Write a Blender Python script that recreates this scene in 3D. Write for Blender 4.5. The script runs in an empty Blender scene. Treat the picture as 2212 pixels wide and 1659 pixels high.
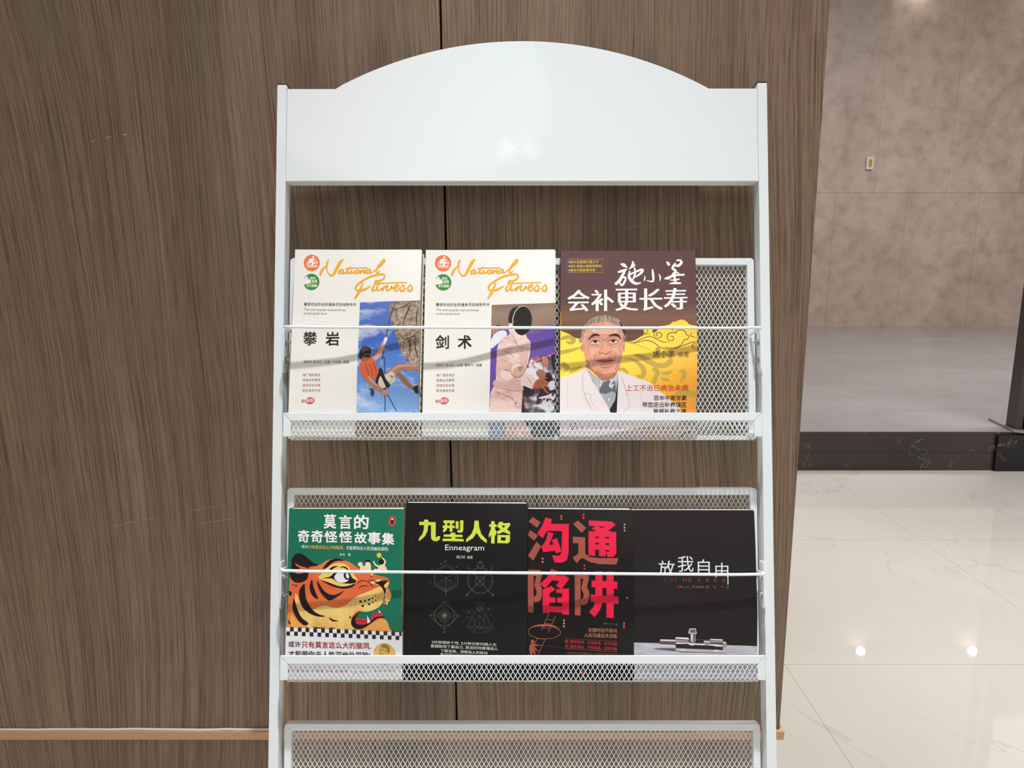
import bpy, bmesh, math, random
from mathutils import Vector, Matrix
random.seed(4)
S = bpy.context.scene
C = S.collection
R = math.radians

# ------------------------------------------------------------------ camera
cam = bpy.data.cameras.new('camera')
cam.sensor_width = 36.0
cam.lens = 1534.0 / 2212.0 * 36.0
cam.clip_start = 0.05
cam_o = bpy.data.objects.new('camera', cam)
C.objects.link(cam_o)
cam_o.location = (0, 0, 1.25)
cam_o.rotation_euler = (R(90 - 10.4), 0, 0)
S.camera = cam_o

# ------------------------------------------------------------------ world, lights, exposure
W_ = bpy.data.worlds.new('lobby_light')
S.world = W_
W_.use_nodes = True
W_.node_tree.nodes['Background'].inputs[0].default_value = (1.0, 0.94, 0.885, 1)
W_.node_tree.nodes['Background'].inputs[1].default_value = 0.325

def lamp(name, loc, size, power, col, target=None, spread=180, shape='DISK'):
    l = bpy.data.lights.new(name, 'AREA')
    l.shape = shape
    l.size = size
    l.energy = power
    l.color = col
    l.spread = R(spread)
    o = bpy.data.objects.new(name, l)
    C.objects.link(o)
    o.location = loc
    if target is not None:
        o.rotation_euler = (Vector(target) - Vector(loc)).to_track_quat('-Z', 'Y').to_euler()
    return o
lamp('downlight_above_rack', (0.06, 0.54, 3.19), 0.07, 14.7, (0.95, 0.985, 1.0), (0.06, 0.02, 0), 60)
lamp('downlight_behind_viewer', (-0.03, -1.83, 3.19), 0.035, 0.05, (1.0, 0.98, 0.95), (0.02, 0.6, 1.2), 150)
lamp('downlight_behind_viewer', (0.11, -1.83, 3.19), 0.035, 0.05, (1.0, 0.98, 0.95), (0.02, 0.6, 1.2), 150)
lamp('fill_front', (-0.6, -1.4, 3.18), 1.6, 10, (1.0, 0.95, 0.90))  # soft fill added in front of the rack, not a known fixture
lamp('fill_front_low', (0.4, -4.2, 3.18), 2.0, 26, (1.0, 0.96, 0.92), (0.0, 0.0, 0.6))  # far, low-angle fill added to brighten the bars under the baskets
lamp('fill_lobby_floor', (3.2, 1.6, 3.18), 1.4, 98, (1.0, 0.97, 0.94))  # invented source that lifts the brightness of the cream floor
lamp('fill_hall', (5.0, 5.0, 4.85), 2.6, 270, (1.0, 0.97, 0.95))  # added overhead fill for the far stone, placed outside the floor's reflections
lamp('downlight_hall', (5.36, 10.0, 4.76), 0.10, 1.4, (1.0, 0.95, 0.86))
lamp('downlight_hall', (7.08, 10.0, 4.76), 0.10, 1.4, (1.0, 0.95, 0.86))
S.view_settings.view_transform = 'Standard'
S.view_settings.look = 'None'
S.view_settings.gamma = 1.0
S.view_settings.use_curve_mapping = False
S.view_settings.exposure = 0.0

# ------------------------------------------------------------------ material helpers
def lin(c):
    c = c / 255.0
    return c / 12.92 if c <= 0.04045 else ((c + 0.055) / 1.055) ** 2.4
def L3(rgb):
    return (lin(rgb[0]), lin(rgb[1]), lin(rgb[2]), 1.0)
_mats = {}
def mat(name, rgb, rough=0.5, metal=0.0, spec=0.5):
    k = (name, rgb, rough, metal)
    if k in _mats:
        return _mats[k]
    m = bpy.data.materials.new(name)
    m.use_nodes = True
    b = m.node_tree.nodes['Principled BSDF']
    b.inputs['Base Color'].default_value = L3(rgb)
    b.inputs['Roughness'].default_value = rough
    b.inputs['Metallic'].default_value = metal
    b.inputs['Specular IOR Level'].default_value = spec
    _mats[k] = m
    return m
class NT:
    """small node-tree writer"""
    def __init__(self, name):
        self.m = bpy.data.materials.new(name)
        self.m.use_nodes = True
        self.t = self.m.node_tree
        self.b = self.t.nodes['Principled BSDF']
    def n(self, typ, **kw):
        x = self.t.nodes.new(typ)
        for k, v in kw.items():
            if k.startswith('i_'):
                x.inputs[k[2:].replace('_', ' ')].default_value = v
            else:
                setattr(x, k, v)
        return x
    def l(self, a, b):
        self.t.links.new(a, b)
    def mapping(self, scale, coord='Object', loc=(0, 0, 0), rot=(0, 0, 0), src=None):
        if src is None:
            if coord == 'UV':
                src = self.n('ShaderNodeUVMap').outputs[0]
            else:
                src = self.n('ShaderNodeTexCoord').outputs[coord]
        mp = self.n('ShaderNodeMapping')
        mp.inputs['Scale'].default_value = scale
        mp.inputs['Location'].default_value = loc
        mp.inputs['Rotation'].default_value = rot
        self.l(src, mp.inputs['Vector'])
        return mp.outputs[0]
    def noise(self, vec, scale=1.0, detail=2.0, rough=0.5, dist=0.0):
        x = self.n('ShaderNodeTexNoise')
        x.inputs['Scale'].default_value = scale
        x.inputs['Detail'].default_value = detail
        x.inputs['Roughness'].default_value = rough
        x.inputs['Distortion'].default_value = dist
        self.l(vec, x.inputs['Vector'])
        return x.outputs[0]
    def ramp(self, fac, stops):
        x = self.n('ShaderNodeValToRGB')
        e = x.color_ramp.elements
        while len(e) < len(stops):
            e.new(0.5)
        for i, (p, c) in enumerate(stops):
            e[i].position = p
            e[i].color = L3(c) if len(c) == 3 and max(c) > 2.5 else (tuple(c) + (1,))[:4]
        self.l(fac, x.inputs[0])
        return x.outputs[0]
    def mix(self, fac, a, b, typ='MIX'):
        x = self.n('ShaderNodeMix', data_type='RGBA', blend_type=typ)
        for s, v in ((0, fac), (6, a), (7, b)):
            if hasattr(v, 'is_output'):
                self.l(v, x.inputs[s])
            elif s == 0:
                x.inputs[0].default_value = v
            else:
                x.inputs[s].default_value = v
        return x.outputs[2]
    def math(self, op, a, b=None, c=None):
        x = self.n('ShaderNodeMath', operation=op)
        for i, v in enumerate((a, b, c)):
            if v is None:
                continue
            if hasattr(v, 'is_output'):
                self.l(v, x.inputs[i])
            else:
                x.inputs[i].default_value = v
        return x.outputs[0]
    def color(self, out):
        self.l(out, self.b.inputs['Base Color'])
    def bump(self, h, strength=0.1, dist=0.001):
        x = self.n('ShaderNodeBump')
        x.inputs['Strength'].default_value = strength
        x.inputs['Distance'].default_value = dist
        self.l(h, x.inputs['Height'])
        self.l(x.outputs[0], self.b.inputs['Normal'])

def wood_material():
    a = NT('brown_wood_veneer')
    src = a.n('ShaderNodeTexCoord').outputs['Object']
    # slow sideways wander of the grain
    wob = a.noise(a.mapping((1.7, 0.3, 0.55), src=src), 1.0, 1.5, 0.45)
    wob2 = a.noise(a.mapping((8, 1, 2.2), src=src), 1.0, 1.0, 0.5)
    sep = a.n('ShaderNodeSeparateXYZ')
    a.l(src, sep.inputs[0])
    xy = a.math('ADD', sep.outputs[0], sep.outputs[1])
    x1 = a.math('MULTIPLY_ADD', wob, 0.26, xy)
    x1 = a.math('MULTIPLY_ADD', wob2, 0.016, x1)
    flank = a.n('ShaderNodeMapRange')
    for q_, w_ in (('From Min', -0.12), ('From Max', -0.75), ('To Min', 0.0), ('To Max', 0.08)):
        flank.inputs[q_].default_value = w_
    a.l(sep.outputs[0], flank.inputs['Value'])
    x1 = a.math('ADD', x1, a.math('MULTIPLY', flank.outputs[0], a.math('SUBTRACT', sep.outputs[2], 1.2)))
    com = a.n('ShaderNodeCombineXYZ')
    a.l(x1, com.inputs[0]); a.l(sep.outputs[2], com.inputs[2])
    v = com.outputs[0]
    tone = a.noise(a.mapping((11, 1, 0.45), src=v), 1.0, 3, 0.6)
    hue = a.noise(a.mapping((15, 1, 0.8), src=v, loc=(5, 0, 3)), 1.0, 2.5, 0.55)
    med = a.noise(a.mapping((95, 1, 1.0), src=v), 1.0, 2.0, 0.6)
    fine = a.noise(a.mapping((430, 1, 2.6), src=v), 1.0, 2.0, 0.6)
    pore = a.noise(a.mapping((900, 1, 13.0), src=v), 1.0, 2.0, 0.7)
    base = a.ramp(tone, [(0.28, (110, 93, 79)), (0.5, (128, 109, 93)), (0.70, (140, 120, 103))])
    red = a.ramp(hue, [(0.36, (0.97, 1.0, 0.93)), (0.64, (1.035, 0.98, 0.99))])
    c = a.mix(1.0, base, red, 'MULTIPLY')
    c = a.mix(1.0, c, a.ramp(med, [(0.27, (0.68, 0.66, 0.64)), (0.42, (0.98, 0.98, 0.98)), (0.74, (1.10, 1.09, 1.06))]), 'MULTIPLY')
    c = a.mix(1.0, c, a.ramp(fine, [(0.30, (0.52, 0.50, 0.49)), (0.50, (1.02, 1.01, 1.0)), (0.78, (1.40, 1.36, 1.27))]), 'MULTIPLY')
    c = a.mix(0.9, c, a.ramp(pore, [(0.36, (0.55, 0.53, 0.52)), (0.5, (1.07, 1.06, 1.04))]), 'MULTIPLY')
    a.color(c)
    a.b.inputs['Roughness'].default_value = 0.52
    a.b.inputs['Specular IOR Level'].default_value = 0.3
    a.bump(fine, 0.06, 0.0006)
    return a.m
def stone_material():
    a = NT('beige_stone_tiles')
    src = a.n('ShaderNodeTexCoord').outputs['Object']
    n1 = a.noise(a.mapping((1, 1, 1), src=src), 1.6, 5, 0.6, 0.6)
    n2 = a.noise(a.mapping((1, 1, 1), src=src, loc=(3, 1, 7)), 6.0, 4, 0.65)
    c = a.ramp(n1, [(0.3, (178, 160, 145)), (0.5, (188, 170, 155)), (0.7, (198, 181, 167))])
    c = a.mix(1.0, c, a.ramp(n2, [(0.32, (0.83, 0.80, 0.78)), (0.5, (1, 1, 1)), (0.68, (1.10, 1.10, 1.10))]), 'MULTIPLY')
    sep = a.n('ShaderNodeSeparateXYZ')
    a.l(src, sep.inputs[0])
    # course joint and staggered uprights
    zc = a.math('DIVIDE', a.math('SUBTRACT', sep.outputs[2], 2.07), 2.60)
    row = a.math('FLOOR', zc)
    fz = a.math('FRACT', zc)
    xs = a.math('MULTIPLY_ADD', row, 0.46, sep.outputs[0])
    fx = a.math('FRACT', a.math('DIVIDE', a.math('SUBTRACT', xs, 5.0), 1.0))
    jz = a.math('LESS_THAN', fz, 0.006)
    jx = a.math('LESS_THAN', fx, 0.008)
    j = a.math('MULTIPLY', a.math('MAXIMUM', jz, jx), 0.28)
    tile = a.n('ShaderNodeTexWhiteNoise', noise_dimensions='2D')
    cm = a.n('ShaderNodeCombineXYZ')
    a.l(a.math('FLOOR', a.math('DIVIDE', a.math('SUBTRACT', xs, 5.0), 1.0)), cm.inputs[0])
    a.l(row, cm.inputs[1])
    a.l(cm.outputs[0], tile.inputs['Vector'])
    c = a.mix(1.0, c, a.ramp(tile.outputs[0], [(0.0, (0.93, 0.93, 0.94)), (1.0, (1.06, 1.05, 1.03))]), 'MULTIPLY')
    c = a.mix(j, c, L3((84, 72, 62)))
    a.color(c)
    a.b.inputs['Roughness'].default_value = 0.42
    return a.m
def floor_material():
    a = NT('polished_cream_tiles')
    src = a.n('ShaderNodeTexCoord').outputs['Object']
    n1 = a.noise(a.mapping((1, 1, 1), src=src), 1.1, 4, 0.55, 0.5)
    c = a.ramp(n1, [(0.3, (222, 216, 208)), (0.6, (230, 226, 218)), (0.8, (233, 230, 224))])
    v = a.noise(a.mapping((0.75, 0.5, 1), src=src, loc=(2.2, 0.4, 0), rot=(0, 0, 0.6)), 1.0, 5, 0.55, 1.0)
    vein = a.math('LESS_THAN', a.math('ABSOLUTE', a.math('SUBTRACT', v, 0.545)), 0.0022)
    c = a.mix(a.math('MULTIPLY', vein, 0.16), c, L3((150, 138, 122)))
    sep = a.n('ShaderNodeSeparateXYZ')
    a.l(src, sep.inputs[0])
    fx = a.math('FRACT', a.math('DIVIDE', a.math('SUBTRACT', sep.outputs[0], 0.842), 0.97))
    fy = a.math('FRACT', a.math('DIVIDE', a.math('SUBTRACT', sep.outputs[1], 2.003), 0.97))
    jx = a.math('LESS_THAN', fx, 0.0022)
    jy = a.math('LESS_THAN', fy, 0.0022)
    c = a.mix(a.math('MULTIPLY', a.math('MAXIMUM', jx, jy), 0.6), c, L3((150, 134, 118)))
    a.color(c)
    a.b.inputs['Roughness'].default_value = 0.035
    return a.m
def platform_material():
    a = NT('grey_marble_floor')
    src = a.n('ShaderNodeTexCoord').outputs['Object']
    n1 = a.noise(a.mapping((0.55, 1.1, 1), src=src, rot=(0, 0, 0.25)), 1.2, 6, 0.62, 0.8)
    n2 = a.noise(a.mapping((3, 7, 1), src=src, rot=(0, 0, 0.3)), 1.6, 5, 0.7, 0.4)
    c = a.ramp(n1, [(0.3, (150, 145, 147)), (0.55, (158, 154, 156)), (0.75, (166, 163, 166))])
    c = a.mix(1.0, c, a.ramp(n2, [(0.33, (0.93, 0.925, 0.925)), (0.5, (1, 1, 1)), (0.72, (1.07, 1.07, 1.08))]), 'MULTIPLY')
    a.color(c)
    a.b.inputs['Roughness'].default_value = 0.2
    return a.m
def black_marble(name='black_marble', tint=(56, 47, 45)):
    a = NT(name)
    src = a.n('ShaderNodeTexCoord').outputs['Object']
    n1 = a.noise(a.mapping((1, 1, 1), src=src), 1.4, 4, 0.6)
    c = a.ramp(n1, [(0.3, tuple(int(q * .82) for q in tint)), (0.7, tuple(int(q * 1.2) for q in tint))])
    v = a.noise(a.mapping((2.6, 2, 2.2), src=src, rot=(0, 0.5, 0)), 1.5, 5, 0.6, 1.2)
    g = a.noise(a.mapping((1, 1, 1), src=src, loc=(9, 2, 4)), 5.0, 2, 0.5)
    vein = a.math('LESS_THAN', a.math('ABSOLUTE', a.math('SUBTRACT', v, 0.53)), 0.004)
    vein = a.math('MULTIPLY', vein, a.math('GREATER_THAN', g, 0.54))
    c = a.mix(a.math('MULTIPLY', vein, 0.4), c, L3((150, 146, 144)))
    sep = a.n('ShaderNodeSeparateXYZ')
    a.l(src, sep.inputs[0])
    j = a.math('LESS_THAN', a.math('ABSOLUTE', a.math('SUBTRACT', sep.outputs[2], 0.108)), 0.003)
    c = a.mix(a.math('MULTIPLY', j, 0.7), c, L3((26, 23, 22)))
    a.color(c)
    a.b.inputs['Roughness'].default_value = 0.22
    return a.m
def enamel():
    a = NT('white_powder_coat')
    src = a.n('ShaderNodeTexCoord').outputs['Object']
    h = a.noise(a.mapping((1, 1, 1), src=src), 620, 2, 0.5)
    a.b.inputs['Base Color'].default_value = L3((226, 231, 234))
    a.b.inputs['Roughness'].default_value = 0.03
    a.b.inputs['Specular IOR Level'].default_value = 0.4
    a.bump(h, 0.06, 0.0004)
    return a.m
def paper_edges():
    a = NT('page_edges')
    v = a.mapping((1, 1, 1))
    n1 = a.noise(a.mapping((2, 2, 900)), 1.0, 2, 0.5)
    a.color(a.ramp(n1, [(0.3, (214, 206, 188)), (0.7, (240, 236, 224))]))
    a.b.inputs['Roughness'].default_value = 0.8
    return a.m
def glass_dark():
    return mat('dark_glass', (30, 36, 52), 0.06)

M_WOOD = wood_material()
M_STONE = stone_material()
M_FLOOR = floor_material()
M_PLAT = platform_material()
M_MARB = black_marble()
M_MARB2 = black_marble('black_granite', (16, 16, 18))
M_WHITE = enamel()
M_ZINC = mat('zinc_plated_steel', (190, 194, 192), 0.25, 1.0)
M_BLACKP = mat('black_plastic', (18, 18, 18), 0.45)
M_PAGES = paper_edges()

# ------------------------------------------------------------------ object helpers
def link(name, me, parent=None, kind=None, label=None, cat=None, group=None):
    o = bpy.data.objects.new(name, me)
    C.objects.link(o)
    if parent is not None:
        o.parent = parent
    if kind: o['kind'] = kind
    if label: o['label'] = label
    if cat: o['category'] = cat
    if group: o['group'] = group
    return o
def mesh(name, verts, faces, mats, mi=None, smooth=False):
    me = bpy.data.meshes.new(name)
    me.from_pydata([tuple(v) for v in verts], [], faces)
    for m in (mats if isinstance(mats, (list, tuple)) else [mats]):
        me.materials.append(m)
    if mi:
        me.polygons.foreach_set('material_index', mi)
    if smooth:
        me.polygons.foreach_set('use_smooth', [True] * len(me.polygons))
    me.update()
    return me
def recalc(me):
    bm = bmesh.new(); bm.from_mesh(me)
    bmesh.ops.recalc_face_normals(bm, faces=bm.faces)
    bm.to_mesh(me); bm.free()
    return me
def box(x0, x1, y0, y1, z0, z1):
    v = [(x0, y0, z0), (x1, y0, z0), (x1, y1, z0), (x0, y1, z0), (x0, y0, z1), (x1, y0, z1), (x1, y1, z1), (x0, y1, z1)]
    f = [(0, 3, 2, 1), (4, 5, 6, 7), (0, 1, 5, 4), (1, 2, 6, 5), (2, 3, 7, 6), (3, 0, 4, 7)]
    return v, f
class MB:
    def __init__(self):
        self.v = []; self.f = []; self.mi = []
    def add(self, v, f, m=0):
        o = len(self.v)
        self.v += list(v)
        self.f += [tuple(i + o for i in q) for q in f]
        self.mi += [m] * len(f)
        return self
    def box(self, *a, m=0):
        return self.add(*box(*a), m=m)
    def prism(self, poly, lo, hi, fn, m=0):
        """poly of 2-D points, extruded lo..hi; fn(a, b, h) -> 3-D"""
        n = len(poly)
        v = [fn(a, b, lo) for a, b in poly] + [fn(a, b, hi) for a, b in poly]
        f = [tuple(range(n - 1, -1, -1)), tuple(range(n, 2 * n))]
        f += [(i, (i + 1) % n, n + (i + 1) % n, n + i) for i in range(n)]
        return self.add(v, f, m)
    def tube(self, pts, r, n=10, m=0, closed_ends=True):
        P = [Vector(p) for p in pts]
        v = []; f = []
        up = None
        for i, p in enumerate(P):
            d = (P[min(i + 1, len(P) - 1)] - P[max(i - 1, 0)]).normalized()
            if up is None:
                up = d.orthogonal().normalized()
            up = (up - d * up.dot(d)).normalized()
            s = d.cross(up)
            for k in range(n):
                a = 2 * math.pi * k / n
                v.append(p + (up * math.cos(a) + s * math.sin(a)) * r)
        for i in range(len(P) - 1):
            for k in range(n):
                f.append((i * n + k, i * n + (k + 1) % n, (i + 1) * n + (k + 1) % n, (i + 1) * n + k))
        if closed_ends:
            f.append(tuple(range(n - 1, -1, -1)))
            f.append(tuple((len(P) - 1) * n + k for k in range(n)))
        return self.add(v, f, m)
    def build(self, name, mats, parent=None, bevel=0, smooth=False, **kw):
        me = recalc(mesh(name, self.v, self.f, mats, self.mi, smooth))
        o = link(name, me, parent, **kw)
        if bevel:
            b = o.modifiers.new('bevel', 'BEVEL')
            b.width = bevel; b.segments = 2; b.limit_method = 'ANGLE'; b.angle_limit = R(40)
            b.harden_normals = False
        return o
def empty(name, loc=(0, 0, 0), label=None, cat=None, group=None, mtx=None):
    o = bpy.data.objects.new(name, None)
    C.objects.link(o)
    o.empty_display_size = 0.05
    if mtx is not None:
        o.matrix_world = mtx
    else:
        o.location = loc
    if label: o['label'] = label
    if cat: o['category'] = cat
    if group: o['group'] = group
    return o

# ------------------------------------------------------------------ setting
ST = 'structure'
MB().add([(-8, -6, 0), (13, -6, 0), (13, 4.2, 0), (-8, 4.2, 0), (-8, -6, -.1), (13, -6, -.1), (13, 4.2, -.1), (-8, 4.2, -.1)],
         box(0, 1, 0, 1, 0, 1)[1]).build('floor', M_FLOOR, kind=ST)
# brown veneer wall behind the rack: two boards with an open joint (slightly out of plumb)
wb = MB()
YW = 1.0
def wallboard(xl0, xl1, xr0, xr1, z0, z1, y0, y1, m=0):
    v = [(xl0, y0, z0), (xr0, y0, z0), (xr0, y1, z0), (xl0, y1, z0), (xl1, y0, z1), (xr1, y0, z1), (xr1, y1, z1), (xl1, y1, z1)]
    wb.add(v, box(0, 1, 0, 1, 0, 1)[1], m)
SL = 0.0068 / 1.05
def seam(z): return -0.0865 - SL * (z - .5)
def edge(z): return 0.4203 - 0.0058 * (z - .5)
wallboard(-4, -4, seam(.515) - .0016, seam(3.2) - .0016, .515, 3.2, YW, YW + .02)
wallboard(seam(.515) + .0016, seam(3.2) + .0016, edge(.515), edge(3.2), .515, 3.2, YW, YW + .02)
wallboard(-4, -4, edge(.515), edge(3.2), .5, 3.2, YW + .0205, YW + .30)
wallboard(seam(.515) - .004, seam(3.2) - .004, seam(.515) + .004, seam(3.2) + .004, .515, 3.2, YW + .018, YW + .0204, m=1)
# pale scuffs in the veneer
def scratch(q, w=.0006):
    for (x0, z0), (x1, z1) in zip(q, q[1:]):
        wb.add([(x0, YW - .0002, z0), (x1, YW - .0002, z1), (x1, YW - .0002, z1 + w), (x0, YW - .0002, z0 + w)], [(0, 1, 2, 3)], 2)
scratch([(-0.5911, 0.8506), (-0.5713, 0.8564), (-0.5537, 0.8608), (-0.5314, 0.8644)])
scratch([(-0.4635, 0.855), (-0.4405, 0.8593), (-0.4134, 0.8637)])
scratch([(-0.4783, 0.8752), (-0.4492, 0.8803), (-0.4117, 0.8874)], .0004)
scratch([(0.1574, 1.2826), (0.1713, 1.2869), (0.1872, 1.2888), (0.2032, 1.2869)], .0005)
scratch([(-0.567, 1.3978), (-0.5612, 1.3996)], .0012)
scratch([(-0.5478, 1.4026), (-0.5395, 1.4044)], .0010)
scratch([(-0.5232, 1.4062), (-0.5174, 1.4074)], .0016)
wb.build('wall_back', [M_WOOD, mat('joint_shadow_gap', (14, 12, 11), 0.9), mat('scratched_veneer', (170, 152, 132), 0.7)], kind=ST)
MB().box(-4, .405, YW + .006, YW + .29, 0, .4985).build('baseboard_back', M_WOOD, kind=ST)
tr = MB().box(-4, .4265, YW - .006, YW + .30, .5015, .5145).box(-4, .4265, YW - .0045, YW + .30, .4990, .5015)
tr.build('trim_1', mat('bronze_trim', (188, 147, 113), 0.45), kind=ST, bevel=.0008)
# silicone bead on the trim
bead = MB(); rg = random.Random(7)
pts = []
x = -1.9
while x < -.13:
    pts.append((x, YW - .0012 + rg.uniform(-.0006, .0006), .5150 + rg.uniform(-.0003, .0008)))
    x += rg.uniform(.015, .05)
bead.tube(pts, .0021, 8)
bead.build('trim_2', mat('pale_silicone', (222, 212, 206), 0.3), kind=ST, smooth=True)
# hall beyond
MB().box(-8, 13, 10.12, 10.4, .235, 4.9).build('wall_far', M_STONE, kind=ST)
MB().box(-8, 13, 4.004, 10.4, .2325, .235).build('floor_2', M_PLAT, kind=ST)
MB().box(-8, 13, 4.005, 4.3, 0, .2325).build('trim_3', M_MARB, kind=ST)

def hall_door():
    d = MB()
    fn = lambda a, b, h: (a, b, h)
    d.prism([(2.815, 3.985), (3.9, 3.985), (3.9, 4.12), (2.815, 4.12)], 0.0, .218, fn, 0)
    d.prism([(2.93, 4.14), (2.90, 3.99), (3.05, 3.86), (3.6, 3.62), (3.9, 3.62), (3.9, 4.3), (2.96, 4.3)], .236, .246, fn, 1)
    d.prism([(2.95, 4.13), (2.925, 4.01), (2.955, 4.00), (2.98, 4.12)], .246, 2.9, fn, 2)
    d.prism([(2.985, 4.09), (2.97, 4.00), (3.0, 3.97), (3.9, 3.60), (3.9, 4.1)], .246, 2.9, fn, 3)
    d.prism([(2.958, 3.985), (2.985, 3.955), (3.02, 3.95), (2.99, 4.0)], .60, .66, fn, 2)
    return d.build('door_1', [M_MARB2, M_PLAT, mat('dark_bronze_frame', (62, 56, 54), 0.4), glass_dark()], kind=ST)
hall_door()
pl = MB().box(4.847, 4.937, 10.085, 10.12, 2.387, 2.547, m=0).box(4.872, 4.917, 10.082, 10.0855, 2.412, 2.522, m=1)
for i in range(3):
    pl.box(4.880 + i * .0115, 4.885 + i * .0115, 10.0812, 10.0822, 2.424, 2.510, m=2)
pl.build('wall_plate', [mat('white_plate', (226, 226, 232), 0.5), mat('yellow_label', (214, 176, 60), 0.5), mat('label_print', (150, 104, 40), 0.6)], bevel=0,
         label='small white plate with a yellow label on the beige stone wall', cat='wall plate')

# ------------------------------------------------------------------ rack frame of reference
LEAN = R(12.67)
O_ = Vector((0.0128, 0.9065, 1.25))
U_ = Vector((0, math.sin(LEAN), math.cos(LEAN)))
N_ = Vector((0, -math.cos(LEAN), math.sin(LEAN)))
def P(x, t, n):
    return O_ + Vector((x, 0, 0)) + U_ * t + N_ * n
FT = -1.25 / math.cos(LEAN)
RACK = empty('book_rack', (O_.x, (O_ + U_ * FT).y, 0), 'white metal magazine rack with arched top board and mesh baskets, leaning on brown wood wall', 'book rack')
RINV = Matrix.Translation(-RACK.location)
def rpart(mb, name, parent, mats=None, bevel=.0006, smooth=False, label=None):
    off = RACK.location
    mb.v = [Vector(v) - off for v in mb.v]
    return mb.build(name, mats or M_WHITE, parent, bevel=bevel, smooth=smooth, label=label)
def xb(mb, x0, x1, t0, t1, n0, n1, m=0):
    v = [P(x, t, n) for t, n, x in ((t0, n1, x0), (t0, n1, x1), (t0, n0, x1), (t0, n0, x0), (t1, n1, x0), (t1, n1, x1), (t1, n0, x1), (t1, n0, x0))]
    return mb.add(v, box(0, 1, 0, 1, 0, 1)[1], m)

for sx in (-1, 1):
    a, b = sorted((sx * .2985, sx * .3105))
    m = MB()
    # foot cut level with the floor: extrude sheared ends
    t_top = .2160 if sx < 0 else .2185
    tb_f = (0.0006 - (O_.z)) / math.cos(LEAN)
    def zt(n): return tb_f - n * math.tan(LEAN)
    v = [P(a, zt(0), 0), P(b, zt(0), 0), P(b, zt(-.02), -.02), P(a, zt(-.02), -.02),
         P(a, t_top, 0), P(b, t_top, 0), P(b, t_top, -.02), P(a, t_top, -.02)]
    m.add(v, box(0, 1, 0, 1, 0, 1)[1])
    post = rpart(m, 'post', RACK, bevel=.0008)
    cp = xb(MB(), a - .0002, b + .0002, t_top, t_top + .0018, -.0203, -.0002)
    rpart(cp, 'end_cap', post, M_BLACKP, bevel=.0004, label='black plastic end cap')
hd = MB()
poly = [(-.2983, .0922), (.2983, .0922), (.2983, .2114), (.2368, .2114)]
Rr = .4886; cz = .2728 - Rr
a0 = math.asin(.2368 / Rr)
for i in range(1, 48):
    an = a0 - 2 * a0 * i / 48
    poly.append((Rr * math.sin(an), cz + Rr * math.cos(an)))
poly += [(-.2368, .2108), (-.2983, .2108)]
hd.prism(poly, -.0185, -.0006, lambda x, t, n: P(x, t, n))
rpart(hd, 'header_board', RACK, bevel=.0007)

CW, CH = .00578, .0099
def expanded_mesh(path, length, x0, x1, w=.00082, th=.0007, half=.5):
    """diamond expanded metal along a profile path(s)->(t, n, tangent(t,n))"""
    V = []; F = []
    nr = max(1, round(length / (CH * half)))
    ds = length / nr
    nc = round((x1 - x0) / (CW * .5))
    dx = (x1 - x0) / nc
    rows = [path(i * ds) for i in range(nr + 1)]
    def strand(i, j, i2, j2):
        t0, n0, _ = rows[i]; t1, n1, _ = rows[i2]
        p = P(x0 + j * dx, t0, n0); q = P(x0 + j2 * dx, t1, n1)
        d = (q - p).normalized()
        xv = Vector((1, 0, 0))
        sd = (P(0, t1, n1) - P(0, t0, n0)).normalized()
        nn = xv.cross(sd).normalized()
        wv = d.cross(nn) * (w / 2)
        nv = nn * (th / 2)
        e = d * (w * .35)
        o = len(V)
        for r in (p - e, q + e):
            V.extend((r - wv - nv, r + wv - nv, r + wv + nv, r - wv + nv))
        F.extend(((o, o + 1, o + 5, o + 4), (o + 1, o + 2, o + 6, o + 5), (o + 2, o + 3, o + 7, o + 6), (o + 3, o, o + 4, o + 7)))
    for i in range(nr):
        for j in range(nc + 1):
            if (i + j) % 2 == 0:
                if j < nc: strand(i, j, i + 1, j + 1)
                if j > 0: strand(i, j, i + 1, j - 1)
    return V, F
def line_path(t0, n0, t1, n1):
    Lh = math.hypot(t1 - t0, n1 - n0)
    d = ((t1 - t0) / Lh, (n1 - n0) / Lh)
    return (lambda s: (t0 + d[0] * s, n0 + d[1] * s, d)), Lh
def poly_path(pts):
    seg = []
    tot = 0
    for (a, b), (c, d) in zip(pts, pts[1:]):
        l = math.hypot(c - a, d - b)
        seg.append((tot, l, a, b, (c - a) / l, (d - b) / l)); tot += l
    def f(s):
        for (s0, l, a, b, da, db) in seg:
            if s <= s0 + l + 1e-9:
                return a + da * (s - s0), b + db * (s - s0), (da, db)
        s0, l, a, b, da, db = seg[-1]
        return a + da * l, b + db * l, (da, db)
    return f, tot

def hexbolt(x, t, n, sx):
    """washer, hex nut and stud pointing to the middle of the rack"""
    m = MB()
    def ring(r, x0, x1, k):
        v = []
        for xx in (x0, x1):
            for i in range(k):
                a = 2 * math.pi * i / k + .3
                v.append(P(xx, t + r * math.cos(a), n + r * math.sin(a)))
        f = [tuple(range(k)), tuple(range(2 * k - 1, k - 1, -1))] + [(i, (i + 1) % k, k + (i + 1) % k, k + i) for i in range(k)]
        m.add(v, f)
    ring(.0042, x, x - sx * .0008, 18)
    ring(.0031, x - sx * .0008, x - sx * .0034, 6)
    ring(.0016, x - sx * .0034, x - sx * .0062, 12)
    return m

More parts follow.
